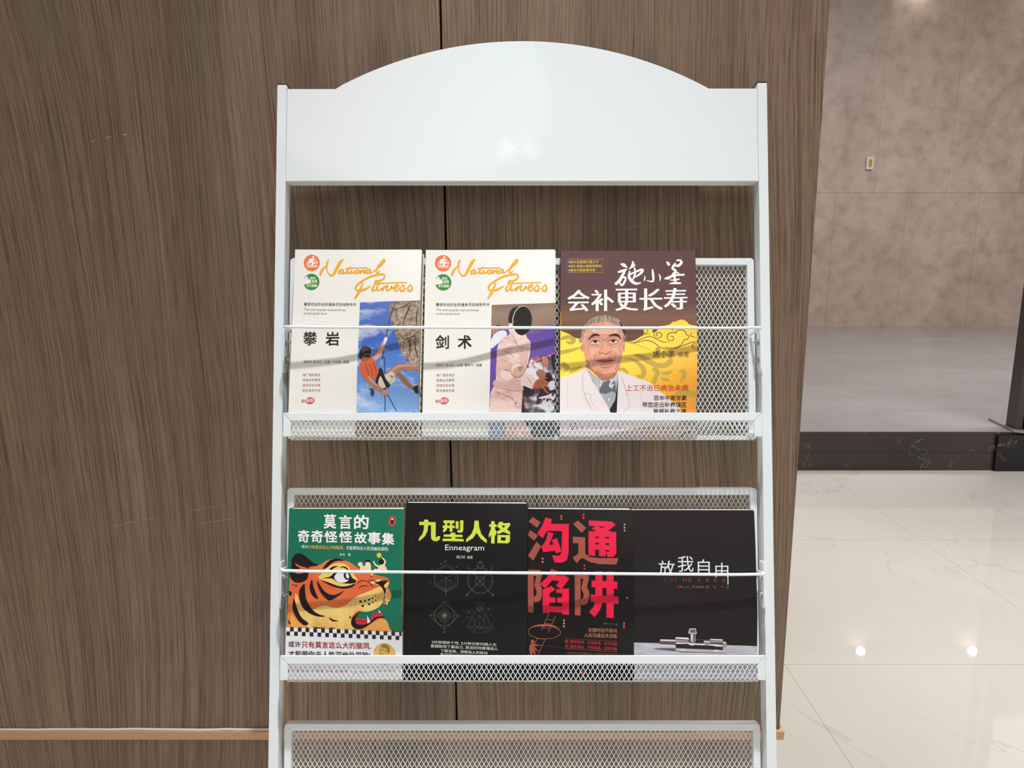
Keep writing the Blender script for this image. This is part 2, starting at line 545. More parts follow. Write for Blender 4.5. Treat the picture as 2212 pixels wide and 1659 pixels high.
def shelf(k):
    dt = -.291 * k
    # back frame: rounded-corner ring of flat channel + lower cross strip
    m = MB()
    outer = []; inner = []
    xo, xi, to, ti, bo = .2950, .2862, -.0030, -.0118, -.2325
    r = .004
    for i in range(5):
        a = math.pi / 2 * i / 4
        outer.append((xo - r + r * math.cos(a), to - r + r * math.sin(a)))
    outer2 = [(-x, t) for x, t in reversed(outer)]
    ringp = [(xo, bo)] + outer + outer2 + [(-xo, bo), (-xi, bo), (-xi, ti), (xi, ti), (xi, bo)]
    n = len(ringp)
    # build as three mitred bars
    top = outer[2:] + outer2[:3] + [(-xi, ti), (xi, ti)]
    m.prism(top, -.0225, -.0120, lambda x, t, nn: P(x, t + dt, nn))
    for sx in (1, -1):
        side = [(sx * xo, bo)] + [(sx * x, t) for x, t in outer[:3]] + [(sx * xi, ti), (sx * xi, bo)]
        m.prism(side, -.0225, -.0120, lambda x, t, nn: P(x, t + dt, nn))
    xb(m, -xi, xi, bo + dt, bo + .004 + dt, -.0225, -.0165)
    sh = rpart(m, 'shelf', RACK, bevel=.0006)
    V, F = expanded_mesh(*line_path(ti + .002 + dt, -.0175, bo + dt, -.0175), -xi - .001, xi + .001)
    bm_ = MB().add(V, F); rpart(bm_, 'back_mesh', sh, bevel=0)
    # basket mesh: bottom, rounded lip and front
    pts = [(bo + .0005, -.0165), (bo - .0005, -.004), (bo - .0005, .0127)]
    for i in range(1, 6):
        a = math.pi / 2 * i / 5
        pts.append((bo - .0005 + .008 * (1 - math.cos(a)), .0127 + .008 * math.sin(a)))
    pts.append((-.2085, .0207))
    pts = [(t + dt, n_) for t, n_ in pts]
    V, F = expanded_mesh(*poly_path(pts), -.2835, .2835)
    for i, v in enumerate(V):   # the bottom sags a little in the middle
        pass
    bm_ = MB().add(V, F); rpart(bm_, 'basket_mesh', sh, bevel=0)
    # front rail (mitred) and side rails
    m = MB()
    m.prism([(-.2905, -.1995), (.2905, -.1995), (  .2815, -.2092), (-.2815, -.2092)],   .0188, .0212, lambda x, t, nn: P(x, t + dt, nn))
    rpart(m, 'front_rail', sh, bevel=.0004)
    for sx in (-1, 1):
        m = MB()
        m.prism([(sx * .2907, -.2000), (sx * .2815, -.2097), (sx * .2815, -.2285), (sx * .2907, -.2285)],   .0188, .0212, lambda x, t, nn: P(x, t + dt, nn))
        m.prism([(sx * .2907, -.2245), (sx * .2815, -.2245), (sx * .2815, -.2285), (sx * .2907, -.2285)], -.0119, .0189, lambda x, t, nn: P(x, t + dt, nn))
        rpart(m, 'side_rail', sh, bevel=.0004)
    # retaining rod: one bent wire
    m = MB()
    path = []
    xe, rr, nf = .2885, .006, .0322
    tr_ = -.0962
    drop = .004
    left = [(-xe, tr_ - drop, -.010)]
    for i in range(7):
        a = math.pi / 2 * i / 6
        left.append((-xe + rr * (1 - math.cos(a)), tr_ + .0003, nf - rr + rr * math.sin(a)))
    path = left + [(xx * .05, tr_ - .0004, nf) for xx in range(-5, 6)] + [(-x, t, n_) for x, t, n_ in reversed(left)]
    m.tube([P(x, t + dt - .0045 * (x + .29) / .58 * (1 if k == 1 else .25), n_) for x, t, n_ in path], .0018, 10)
    rpart(m, 'retaining_rod', sh, bevel=0, smooth=True)
    for sx in (-1, 1):
        m = MB()
        # plate with rounded lower end and a small turned-in ear
        prof = [(-.0925, -.0105), (-.0925, .0035)] + [(-.146 - .004 * math.sin(a), -.0035 + .007 * math.cos(a)) for a in [math.pi * i / 8 for i in range(9)]]
        lo, hi = sorted((sx * .2962, sx * .2983))
        m.prism([(t + dt, n_) for t, n_ in prof], lo, hi, lambda t, n_, x: P(x, t, n_))
        rpart(m, 'bracket', sh, bevel=.0004)
        for tt in (-.1115, -.1330):
            rpart(hexbolt(sx * .2962, tt + dt, -.0035, sx), 'bolt', sh, M_ZINC, bevel=.0002, label='zinc plated bolt and nut')
    return sh
for k in range(3):
    shelf(k)
# ------------------------------------------------------------------ printed covers
# every cover's artwork is laid out flat on that cover; the four numbers pairs are the cover's corners in the layout sheet
BOOKS = {
    1: (-0.2067, 0.2324, 0.159, 0.014, 0, [(637.7, 538.9), (913.2, 542.7), (902.9, 946.8), (620.7, 942.8)]),
    2: (-0.04195, 0.2322, 0.161, 0.01, 0, [(919.9, 539.7), (1199.1, 542.5), (1197.2, 946.2), (911.4, 943.4)]),
    3: (0.1282, 0.2312, 0.166, 0.012, 0, [(1211.4, 541.2), (1499.3, 544.5), (1503.7, 946.6), (1209.0, 943.0)]),
    4: (-0.2148, 0.204, 0.1395, -0.002, 1, [(624.8, 1099.0), (871.4, 1098.5), (868.0, 1469.3), (617.0, 1469.8)]),
    5: (-0.069, 0.211, 0.148, 0.004, 1, [(877.4, 1085.8), (1139.0, 1086.8), (1138.0, 1470.1), (871.7, 1469.0)]),
    6: (0.0692, 0.2035, 0.1275, 0.006, 1, [(1140.4, 1099.0), (1365.9, 1100.3), (1368.3, 1470.3), (1138.8, 1468.9)]),
    7: (0.208, 0.2025, 0.148, 0.0, 1, [(1365.6, 1101.4), (1627.3, 1101.4), (1636.5, 1469.6), (1370.2, 1469.6)]),
}
def homography(quad, W, H):
    """layout sheet (x, y) -> cover millimetres (u right, v up)"""
    dst = [(0, H), (W, H), (W, 0), (0, 0)]
    A = []; bb = []
    for (x, y), (u, v) in zip(quad, dst):
        A.append([x, y, 1, 0, 0, 0, -u * x, -u * y]); bb.append(u)
        A.append([0, 0, 0, x, y, 1, -v * x, -v * y]); bb.append(v)
    n = 8
    M = [r[:] + [b] for r, b in zip(A, bb)]
    for i in range(n):
        p = max(range(i, n), key=lambda r: abs(M[r][i]))
        M[i], M[p] = M[p], M[i]
        for r in range(n):
            if r != i:
                q = M[r][i] / M[i][i]
                M[r] = [a - q * b for a, b in zip(M[r], M[i])]
    h = [M[i][n] / M[i][i] for i in range(n)]
    def f(p):
        x, y = p
        d = h[6] * x + h[7] * y + 1
        return ((h[0] * x + h[1] * y + h[2]) / d, (h[3] * x + h[4] * y + h[5]) / d)
    return f
def Z(ox, oy, sc):
    return lambda pts: [(ox + x / sc, oy + y / sc) for x, y in pts]
def cr(pts, closed=True, sub=5):
    n = len(pts); out = []
    rng_ = range(n) if closed else range(n - 1)
    for i in rng_:
        g = (lambda k: pts[k % n]) if closed else (lambda k: pts[max(0, min(n - 1, k))])
        p0, p1, p2, p3 = g(i - 1), g(i), g(i + 1), g(i + 2)
        for s in range(sub):
            t = s / sub
            out.append(tuple(0.5 * ((2 * b) + (-a + c) * t + (2 * a - 5 * b + 4 * c - d) * t * t + (-a + 3 * b - 3 * c + d) * t ** 3)
                             for a, b, c, d in zip(p0, p1, p2, p3)))
    if not closed:
        out.append(tuple(pts[-1]))
    return out
_glyphs = {}
def glyphs(body, res=2):
    if body in _glyphs:
        return _glyphs[body]
    c = bpy.data.curves.new('lettering', 'FONT')
    c.body = body; c.resolution_u = res
    o = bpy.data.objects.new('lettering', c)
    C.objects.link(o)
    dg = bpy.context.evaluated_depsgraph_get()
    ev = o.evaluated_get(dg)
    me = ev.to_mesh()
    vs = [(v.co.x, v.co.y) for v in me.vertices]
    fs = [tuple(p.vertices) for p in me.polygons]
    ev.to_mesh_clear()
    bpy.data.objects.remove(o); bpy.data.curves.remove(c)
    _glyphs[body] = (vs, fs)
    return _glyphs[body]
class Art:
    def __init__(self, W, H, quad, lay=.00003):
        self.W, self.H, self.h = W, H, homography(quad, W, H)
        self.v = []; self.f = []; self.mi = []; self.mats = []; self.lay = lay
    def slot(self, m):
        if not isinstance(m, bpy.types.Material):
            m = mat('print_%02x%02x%02x' % m, m, 0.36, 0.0, 0.3)
        if m not in self.mats:
            self.mats.append(m)
        return self.mats.index(m)
    def raw(self, uv, faces, m, L):
        o = len(self.v); s = self.slot(m)
        self.n = getattr(self, 'n', 0) + 1
        z = (L + .09 * (self.n % 7)) * self.lay
        self.v += [(u, v, z) for u, v in uv]
        self.f += [tuple(i + o for i in q) for q in faces]
        self.mi += [s] * len(faces)
    def clampuv(self, p):
        return (min(max(p[0], 0.0), self.W), min(max(p[1], 0.0), self.H))
    def poly(self, pts, m, L=1, clip=True):
        uv = [self.h(p) for p in pts]
        if clip:
            uv = [self.clampuv(p) for p in uv]
        q = [uv[0]]
        for p in uv[1:]:
            if math.hypot(p[0] - q[-1][0], p[1] - q[-1][1]) > 2e-5:
                q.append(p)
        if math.hypot(q[0][0] - q[-1][0], q[0][1] - q[-1][1]) < 2e-5:
            q.pop()
        if len(q) >= 3:
            self.raw(q, [tuple(range(len(q)))], m, L)
    def blob(self, pts, m, L=1, sub=5):
        self.poly(cr(pts, True, sub), m, L)
    def rect(self, x0, y0, x1, y1, m, L=1):
        self.poly([(x0, y0), (x1, y0), (x1, y1), (x0, y1)], m, L)
    def ell(self, cx, cy, rx, ry, m, L=1, rot=0, n=36):
        ca, sa = math.cos(rot), math.sin(rot)
        self.poly([(cx + rx * math.cos(a) * ca - ry * math.sin(a) * sa, cy + rx * math.cos(a) * sa + ry * math.sin(a) * ca)
                   for a in [2 * math.pi * i / n for i in range(n)]], m, L)
    def line(self, pts, w, m, L=1, smooth=True, sub=6, closed=False):
        """brush stroke: w is a width or a list of widths at the points"""
        ws = w if isinstance(w, (list, tuple)) else [w] * len(pts)
        q = [(p[0], p[1], ww) for p, ww in zip(pts, ws)]
        if smooth and len(q) > 2:
            q = cr(q, closed, sub)
        if closed:
            q = q + [q[0]]
        left = []; right = []
        for i, (x, y, ww) in enumerate(q):
            a = q[max(i - 1, 0)]; b = q[min(i + 1, len(q) - 1)]
            if closed and i in (0, len(q) - 1):
                a, b = q[-2], q[1]
            dx, dy = b[0] - a[0], b[1] - a[1]
            l = math.hypot(dx, dy) or 1
            nx, ny = -dy / l * ww / 2, dx / l * ww / 2
            left.append(self.clampuv(self.h((x + nx, y + ny)))); right.append(self.clampuv(self.h((x - nx, y - ny))))
        n = len(q)
        self.raw(left + right, [(i, i + 1, n + i + 1, n + i) for i in range(n - 1)], m, L)
    def ring(self, cx, cy, rx, ry, w, m, L=1, n=40):
        self.line([(cx + rx * math.cos(2 * math.pi * i / n), cy + ry * math.sin(2 * math.pi * i / n)) for i in range(n)], w, m, L, False, closed=True)
    def text(self, body, x0, y0, x1, y1, m, L=3, bold=0.0, dy=0.0, slant=0.0):
        vs, fs = glyphs(body)
        xs = [p[0] for p in vs]; ys = [p[1] for p in vs]
        ax, bx, ay, by = min(xs), max(xs), min(ys), max(ys)
        ex, ey = bold if isinstance(bold, tuple) else (max(bold, 0.0),) * 2
        e = max(ex, ey)
        cop = [(0, 0)] if e == 0 else [(-ex, 0), (-ex * .33, 0), (ex * .33, 0), (ex, 0)] if ey == 0 else [(e, e), (-e, e), (e, -e), (-e, -e)] if e < .012 else [(e, e), (-e, e), (e, -e), (-e, -e), (e, 0), (-e, 0), (0, e), (0, -e)]
        ax -= ex; bx += ex; ay -= ey; by += ey
        for ci, (ox, oy) in enumerate(cop):
            out = []
            for x, y in vs:
                a = (x + ox - ax) / (bx - ax); b = (y + oy - ay) / (by - ay)
                px = x0 + (x1 - x0) * a + slant * (b - .5) * (y1 - y0)
                py = y1 + (y0 - y1) * b + dy * (a - .5)
                out.append(self.h((px, py)))
            self.raw(out, fs, m, L + .1 * ci)
    def build(self, name, parent, surf, lift=0.0, du=.006, dv=.007, extra=None):
        bm = bmesh.new()
        vs = [bm.verts.new(p) for p in self.v]
        for q, s in zip(self.f, self.mi):
            try:
                f = bm.faces.new([vs[i] for i in q]); f.material_index = s
            except ValueError:
                pass
        bm.normal_update()
        bmesh.ops.triangulate(bm, faces=[f for f in bm.faces if len(f.verts) > 4], ngon_method='EAR_CLIP')
        for cnt, ax, d in ((int(self.W / du), 0, du), (int(self.H / dv), 1, dv)):
            for i in range(1, cnt + 1):
                co = [0, 0, 0]; no = [0, 0, 0]
                co[ax] = i * d + .00013; no[ax] = 1
                bmesh.ops.bisect_plane(bm, geom=bm.verts[:] + bm.edges[:] + bm.faces[:], plane_co=co, plane_no=no, dist=1e-7)
        uvl = bm.loops.layers.uv.new('UVMap')
        for f in bm.faces:
            for l in f.loops:
                l[uvl].uv = (l.vert.co.x, l.vert.co.y)
        for v in bm.verts:
            u, w, z = v.co
            v.co = (u, w, surf(u, w) + lift + z)
        bmesh.ops.recalc_face_normals(bm, faces=bm.faces)
        for f in bm.faces:
            f.normal_update()
            if f.normal.z < 0:
                f.normal_flip()
        if extra:
            extra(bm, uvl)
        me = bpy.data.meshes.new(name)
        bm.to_mesh(me); bm.free()
        for m in self.mats:
            me.materials.append(m)
        return link(name, me, parent)

# printed pictures that are patterns of their own
def print_mat(name, fn, rough=0.36):
    a = NT(name)
    fn(a)
    a.b.inputs['Roughness'].default_value = rough
    return a.m
def _sky(a):
    n = a.noise(a.mapping((26, 60, 1), 'UV', rot=(0, 0, .25)), 1.0, 5, .6, .6)
    g = a.n('ShaderNodeSeparateXYZ'); a.l(a.n('ShaderNodeUVMap').outputs[0], g.inputs[0])
    base = a.ramp(a.math('DIVIDE', g.outputs[1], .2324), [(0.10, (146, 186, 232)), (0.30, (96, 146, 218)), (0.50, (58, 98, 184)), (0.66, (84, 112, 184))])
    a.color(a.mix(a.ramp(n, [(0.50, (0.0, 0.0, 0.0)), (0.74, (0.95, 0.95, 0.95))]), base, L3((226, 230, 240))))
def _rock(a):
    n = a.noise(a.mapping((1, 1, 1), 'UV'), 190, 6, .72, .5)
    n2 = a.noise(a.mapping((60, 26, 1), 'UV', rot=(0, 0, .5)), 1.0, 4, .6, .8)
    c = a.ramp(n, [(0.33, (74, 60, 54)), (0.5, (164, 142, 124)), (0.68, (212, 190, 164))])
    a.color(a.mix(1.0, c, a.ramp(n2, [(0.38, (0.66, 0.62, 0.6)), (0.55, (1, 1, 1))]), 'MULTIPLY'))
def _hall(a):
    g = a.n('ShaderNodeSeparateXYZ'); a.l(a.n('ShaderNodeUVMap').outputs[0], g.inputs[0])
    n = a.noise(a.mapping((18, 10, 1), 'UV'), 1.0, 2, .5)
    y = a.math('MULTIPLY_ADD', n, .02, g.outputs[1])
    a.color(a.ramp(a.math('DIVIDE', y, .2322), [(0.38, (104, 72, 158)), (0.585, (92, 62, 150)), (0.61, (118, 92, 150)), (0.635, (140, 114, 96)), (0.70, (150, 124, 104)), (0.75, (128, 104, 88))]))
def _crowd(a):
    n = a.noise(a.mapping((62, 44, 1), 'UV'), 1.0, 2.5, .55)
    n2 = a.noise(a.mapping((40, 60, 1), 'UV', loc=(3, 2, 0)), 1.0, 2, .5)
    c = a.ramp(n, [(0.36, (26, 24, 34)), (0.47, (58, 44, 70)), (0.52, (150, 104, 92)), (0.56, (214, 214, 222)), (0.68, (232, 232, 236))])
    a.color(a.mix(a.ramp(n2, [(0.46, (0, 0, 0)), (0.56, (0.9, 0.9, 0.9))]), c, L3((44, 36, 58))))
def _fabric(a):
    n = a.noise(a.mapping((46, 90, 1), 'UV', rot=(0, 0, .5)), 1.0, 3, .55, 1.2)
    a.color(a.ramp(n, [(0.3, (206, 162, 152)), (0.5, (226, 192, 184)), (0.7, (240, 218, 212))]))
def _gold(a):
    g = a.n('ShaderNodeSeparateXYZ'); a.l(a.n('ShaderNodeUVMap').outputs[0], g.inputs[0])
    s = a.math('MULTIPLY_ADD', g.outputs[0], -.75, g.outputs[1])
    a.color(a.ramp(a.math('MULTIPLY_ADD', s, 4.2, 0.42), [(0.0, (240, 150, 64)), (0.28, (244, 178, 52)), (0.5, (246, 212, 66)), (0.8, (248, 222, 70))]))
def _maroon(a):
    g = a.n('ShaderNodeSeparateXYZ'); a.l(a.n('ShaderNodeUVMap').outputs[0], g.inputs[0])
    n = a.noise(a.mapping((30, 220, 1), 'UV'), 1.0, 3, .6, 1.5)
    c = a.ramp(a.math('DIVIDE', g.outputs[1], .2312), [(0.50, (92, 52, 30)), (0.64, (120, 82, 58)), (0.72, (86, 52, 50)), (0.9, (90, 54, 56))])
    a.color(a.mix(0.5, c, a.ramp(n, [(0.35, (0.86, 0.84, 0.84)), (0.6, (1.08, 1.06, 1.04))]), 'MULTIPLY'))
def _skin(a):
    n = a.noise(a.mapping((1, 1, 1), 'UV'), 70, 3, .55, .4)
    a.color(a.ramp(n, [(0.3, (204, 132, 104)), (0.55, (222, 154, 126)), (0.75, (234, 176, 150))]))
def _hair(a):
    n = a.noise(a.mapping((420, 90, 1), 'UV', rot=(0, 0, .5)), 1.0, 3, .6, .6)
    a.color(a.ramp(n, [(0.3, (72, 58, 50)), (0.5, (150, 128, 110)), (0.7, (192, 172, 152))]))
def _check(a):
    g = a.n('ShaderNodeSeparateXYZ'); a.l(a.mapping((560, 560, 1), 'UV', rot=(0, 0, .12)), g.inputs[0])
    fx = a.math('LESS_THAN', a.math('FRACT', g.outputs[0]), .26)
    fy = a.math('LESS_THAN', a.math('FRACT', g.outputs[1]), .26)
    c = a.mix(a.math('MULTIPLY', a.math('MAXIMUM', fx, fy), .8), L3((196, 204, 214)), L3((58, 62, 74)))
    a.color(c)
def _fur(a):
    g = a.n('ShaderNodeSeparateXYZ'); a.l(a.n('ShaderNodeUVMap').outputs[0], g.inputs[0])
    n = a.noise(a.mapping((1, 1, 1), 'UV'), 60, 3, .6, .4)
    y = a.math('MULTIPLY_ADD', n, .03, g.outputs[1])
    a.color(a.ramp(a.math('DIVIDE', y, .204), [(0.36, (226, 150, 70)), (0.48, (222, 120, 56)), (0.62, (214, 92, 52)), (0.74, (226, 116, 66))]))
def _cream(a):
    n = a.noise(a.mapping((1, 1, 1), 'UV'), 55, 3, .6, .6)
    a.color(a.ramp(n, [(0.3, (224, 164, 92)), (0.5, (228, 194, 112)), (0.7, (232, 206, 130))]))
def _tabletop(a):
    n = a.noise(a.mapping((40, 140, 1), 'UV'), 1.0, 4, .6)
    a.color(a.ramp(n, [(0.3, (160, 158, 166)), (0.7, (198, 198, 206))]))
PM = {k.__name__[1:]: print_mat('printed_' + k.__name__[1:], k) for k in (_sky, _rock, _hall, _crowd, _fabric, _gold, _maroon, _skin, _hair, _check, _fur, _cream, _tabletop)}

WHITE_COVER = (233, 230, 224)
INK = (36, 34, 33)
# ---- art shared by the two sports guides (layout of the first)
def sports_shared(A):
    a = Z(580, 510, 6.1444); b = Z(580, 710, 6.1444)
    def T(s, x0, y0, x1, y1, m, zz=a, L=3, bold=0, dy=0):
        (p, q), (r, t) = zz([(x0, y0), (x1, y1)])
        A.text(s, p, q, r, t, m, L, bold, dy)
    gold, gold2 = (238, 168, 44), (214, 132, 40)
    sc = 1 / 6.1444
    # badges
    (cx, cy), = a([(577, 358)])
    A.ell(cx, cy, 17.4, 17.7, (206, 84, 60), 1); A.ell(cx, cy, 16.6, 16.9, (233, 120, 70), 2)
    (hx, hy), = a([(596, 280)]); A.ell(hx, hy, 2.3, 2.3, (250, 246, 240), 3)
    for pts, w in (([(590, 300), (575, 330), (580, 352)], 5.2), ([(570, 305), (545, 318), (548, 330)], 2.2), ([(598, 305), (612, 318), (628, 312)], 2.2),
                   ([(575, 340), (555, 350), (530, 330)], 2.8), ([(582, 348), (590, 372), (572, 392)], 2.8)):
        A.line(a(pts), w, (250, 246, 240), 3)
    T('全彩', 500, 345, 562, 386, (250, 246, 240), bold=.01, L=4); T('教程', 596, 336, 660, 374, (250, 246, 240), bold=.01, L=4)
    T('快速掌握', 512, 384, 652, 420, (250, 246, 240), bold=.01, L=4)
    (cx, cy), = a([(573, 611)])
    A.ell(cx, cy, 17.4, 17.7, (38, 104, 52), 1); A.ell(cx, cy, 16.6, 16.9, (56, 138, 62), 2)
    A.blob(a([(462, 590), (500, 545), (515, 535), (530, 560), (512, 575), (545, 570), (568, 600), (560, 622), (520, 635), (490, 640), (470, 650), (462, 630)]), WHITE_COVER, 3)
    A.line(a([(515, 640), (580, 630), (655, 622)]), 1.2, (226, 196, 60), 4)
    T('规范', 556, 543, 628, 578, (246, 248, 240), bold=.01, L=4); T('指导', 575, 582, 650, 620, (246, 248, 240), bold=.01, L=4)
    T('天天健康', 506, 642, 650, 680, (246, 248, 240), bold=.01, L=4)
    # script lettering
    def S_(pts, w, L=4):
        A.line(a(pts), [q * sc for q in w] if isinstance(w, list) else w * sc, gold, L)
        A.line(a([(x + 3, y + 5) for x, y in pts]), [q * sc * .8 for q in w] if isinstance(w, list) else w * sc * .8, gold2, L - 1)
    S_([(688, 526), (706, 470), (738, 425), (772, 398)], [22, 30, 22, 6])
    S_([(800, 310), (782, 360), (775, 420), (788, 480), (822, 522), (858, 522), (892, 470), (930, 400), (962, 345), (998, 312)], [10, 26, 20, 16, 22, 24, 36, 40, 36, 10])
    for dx in (0, 364):
        S_([(1002 + dx, 462), (975 + dx, 450), (942 + dx, 475), (942 + dx, 498), (965 + dx, 500), (1000 + dx, 462), (992 + dx, 495), (1008 + dx, 502), (1040 + dx, 478)], [14, 20, 24, 22, 16, 14, 22, 14, 6])
    S_([(1100, 415), (1068, 440), (1048, 480), (1058, 502), (1095, 482)], [14, 18, 26, 18, 8])
    S_([(1020, 440), (1090, 430), (1200, 432), (1322, 430)], [8, 14, 10, 12])
    S_([(1112, 455), (1096, 488), (1112, 502), (1150, 475)], [16, 24, 16, 6])
    S_([(1190, 460), (1162, 468), (1152, 492), (1176, 504), (1206, 488), (1208, 468), (1190, 460), (1235, 470)], [14, 20, 24, 20, 22, 18, 10, 6])
    S_([(1240, 458), (1224, 505), (1256, 468), (1280, 460), (1272, 492), (1284, 502), (1312, 480)], [14, 16, 14, 18, 22, 14, 8])
    S_([(1395, 485), (1460, 440), (1530, 378), (1555, 340), (1538, 328), (1500, 370), (1450, 450), (1440, 490), (1462, 500), (1490, 470)], [8, 10, 16, 20, 22, 24, 26, 24, 14, 6])
    S_([(1420, 622), (1450, 632), (1440, 606), (1490, 612), (1540, 580), (1556, 545), (1520, 522), (1440, 532), (1340, 560), (1240, 615), (1175, 668), (1168, 715), (1210, 735), (1280, 722), (1362, 678)],
       [30, 20, 20, 26, 20, 20, 24, 24, 22, 22, 22, 24, 20, 26, 10])
    S_([(1262, 628), (1240, 690), (1200, 768), (1150, 842)], [14, 26, 34, 14])
    S_([(1420, 668), (1392, 715), (1402, 742), (1450, 712)], [18, 26, 18, 8])
    S_([(1492, 605), (1462, 672), (1452, 715), (1470, 738), (1520, 705)], [14, 22, 28, 18, 8])
    S_([(1410, 652), (1500, 645), (1640, 640), (1850, 640)], [10, 16, 10, 14])
    S_([(1548, 682), (1520, 742), (1562, 690), (1598, 676), (1580, 715), (1590, 742), (1628, 724), (1652, 682), (1640, 715), (1680, 700)], [16, 18, 16, 20, 24, 18, 16, 16, 16, 8])
    S_([(1670, 716), (1722, 702), (1742, 680), (1722, 666), (1690, 692), (1682, 728), (1712, 748), (1760, 715)], [10, 12, 16, 18, 22, 24, 18, 8])
    for dx in (0, 100):
        S_([(1745 + dx, 728), (1800 + dx, 672), (1812 + dx, 690), (1822 + dx, 724), (1800 + dx, 752), (1768 + dx, 748), (1776 + dx, 726)], [8, 14, 20, 26, 24, 22, 18])
    # captions
    T('最受欢迎的全民健身项目指导用书', 472, 890, 1172, 934, INK, bold=.006, dy=14 * sc)
    T('The most popular national fitness', 474, 966, 1032, 1006, (80, 76, 74), dy=14 * sc)
    T('project guide book', 472, 1014, 784, 1050, (80, 76, 74), dy=8 * sc)
    for i, s in enumerate(('推广健身理念', '提高全民素质', '增强全民体魄', '激发健身热潮')):
        T(s, 458 - 3 * i, 594 + 68.5 * i, 695 - 2 * i, 634 + 68.5 * i, (160, 112, 94), b)
    T('彩', 438, 938, 488, 984, (206, 58, 60), b, bold=.012, dy=-3 * sc)
    (cx, cy), = b([(551, 952)])
    A.ell(cx, cy + .6, 10.2, 7.3, (120, 110, 112), 2, -.2); A.ell(cx, cy, 9.9, 6.9, (208, 52, 58), 3, -.2)
    A.text('图版', cx - 8.2, cy - 4.6, cx + 8.0, cy + 4.6, (240, 224, 214), 4, .012, -2)
    T('吉林文史出版社', 432, 1206, 706, 1242, (60, 58, 58), b, dy=6 * sc)
def art_1(A):
    a = Z(580, 510, 6.1444); b = Z(580, 710, 6.1444); sc = 1 / 6.1444
    def T(s, x0, y0, x1, y1, m, zz=a, L=3, bold=0, dy=0):
        (p, q), (r, t) = zz([(x0, y0), (x1, y1)])
        A.text(s, p, q, r, t, m, L, bold, dy)
    sports_shared(A)
    T('攀', 466, 1268, 646, 1454, INK, bold=.010); T('岩', 764, 1275, 948, 1458, INK, bold=.020)
    T('周毅学 周洪生 / 主编  卢兆振 / 编著', 466, 424, 1080, 464, (78, 68, 62), b, dy=6 * sc)
    A.poly(a([(1225, 890), (2085, 882)]) + b([(2030, 1440), (1152, 1432)]), PM['sky'], 1)
    # boulder
    A.poly(a([(1705, 886), (2085, 882), (2068, 1640)]) + b([(2058, 495), (2020, 497), (1930, 503), (1885, 482), (1830, 422), (1785, 330), (1752, 235), (1722, 130), (1690, 60)])
           + a([(1700, 1290), (1668, 1190), (1632, 1110), (1614, 1010), (1622, 920), (1655, 935)]), PM['rock'], 2)
    for pts in ([(1900, 900), (1840, 950), (1760, 975), (1700, 990)], [(1900, 930), (1870, 1010), (1820, 1130), (1790, 1240)], [(2000, 1000), (1980, 1100), (1990, 1200)]):
        A.line(a(pts), [1.2, 2.2, 1.6, .8][:len(pts)], (62, 50, 46), 3)
    for pts in ([(1850, 130), (1900, 230), (1890, 330), (1920, 420)], [(1960, 160), (1970, 280), (2000, 400)], [(1760, 90), (1830, 160), (1960, 110)]):
        A.line(b(pts), [1, 2.6, 2.0, .8][:len(pts)], (62, 50, 46), 3)
    A.poly(b([(1168, 1096), (1500, 1098), (1640, 1090), (1760, 1092), (1840, 1072), (1940, 1078), (2040, 1098), (2030, 1440), (1152, 1432)]), PM['rock'], 2)
    rope = (44, 54, 78)
    A.line(a([(1712, 886), (1650, 1030), (1622, 1150), (1590, 1310)]) + b([(1572, 150), (1540, 330), (1525, 420)]), 1.6, rope, 4)
    A.line(b([(1520, 400), (1556, 405), (1560, 620), (1556, 800), (1548, 1098)]), 1.8, rope, 4)
    A.line(b([(1585, 870), (1640, 980), (1702, 1094)]), 1.8, rope, 4)
    skin, skin2 = (176, 118, 92), (206, 158, 132)
    # climber: legs, shorts, shirt, arms, head
    A.line(b([(1720, 570), (1800, 680), (1880, 760), (1965, 815)]), [9, 10, 9, 7], (160, 104, 78), 5)
    A.blob(b([(1930, 790), (1990, 755), (2010, 780), (2005, 858), (1960, 860), (1945, 830)]), (38, 42, 52), 6)
    A.line(b([(1600, 650), (1700, 560), (1780, 522), (1900, 530), (2020, 530)]), [18, 17, 13, 12, 11], skin, 6)
    A.line(b([(1640, 580), (1720, 525), (1790, 505), (2000, 508)]), [3, 4, 3, 2], skin2, 6.6)
    A.blob(b([(1440, 690), (1500, 620), (1580, 612), (1655, 578), (1700, 640), (1682, 712), (1620, 752), (1560, 785), (1480, 800), (1440, 750)]), (214, 204, 186), 7)
    A.line(b([(1660, 600), (1650, 690), (1610, 740)]), 1.4, (176, 164, 146), 8)
    A.blob(b([(1218, 470), (1262, 438), (1345, 425), (1380, 380), (1416, 386), (1422, 440), (1448, 490), (1482, 570), (1462, 640), (1440, 668), (1385, 690), (1330, 640), (1290, 676), (1250, 630), (1224, 560)]), (208, 98, 62), 7)
    for pts in ([(1350, 470), (1380, 540), (1400, 640)], [(1400, 450), (1440, 540), (1440, 620)], [(1300, 470), (1330, 560), (1350, 640)]):
        A.line(b(pts), [1, 2.4, 1], (158, 64, 44), 8)
    A.blob(b([(1440, 672), (1470, 600), (1492, 528), (1530, 552), (1548, 610), (1575, 680), (1630, 752), (1580, 792), (1545, 720), (1505, 640), (1480, 670), (1455, 760), (1432, 730)]), (38, 36, 44), 8)
    A.line(b([(1440, 690), (1500, 800), (1570, 795)]), 1.6, (38, 36, 44), 9)
    A.line(b([(1412, 415), (1470, 370), (1515, 290), (1545, 200)]), [9, 11, 10, 8], skin2, 8)
    A.blob(b([(1540, 200), (1555, 140), (1580, 122), (1600, 150), (1585, 185), (1560, 220)]), (232, 214, 200), 9)
    A.line(b([(1315, 640), (1365, 715), (1440, 775), (1540, 845)]), [12, 12, 11, 9], skin, 9)
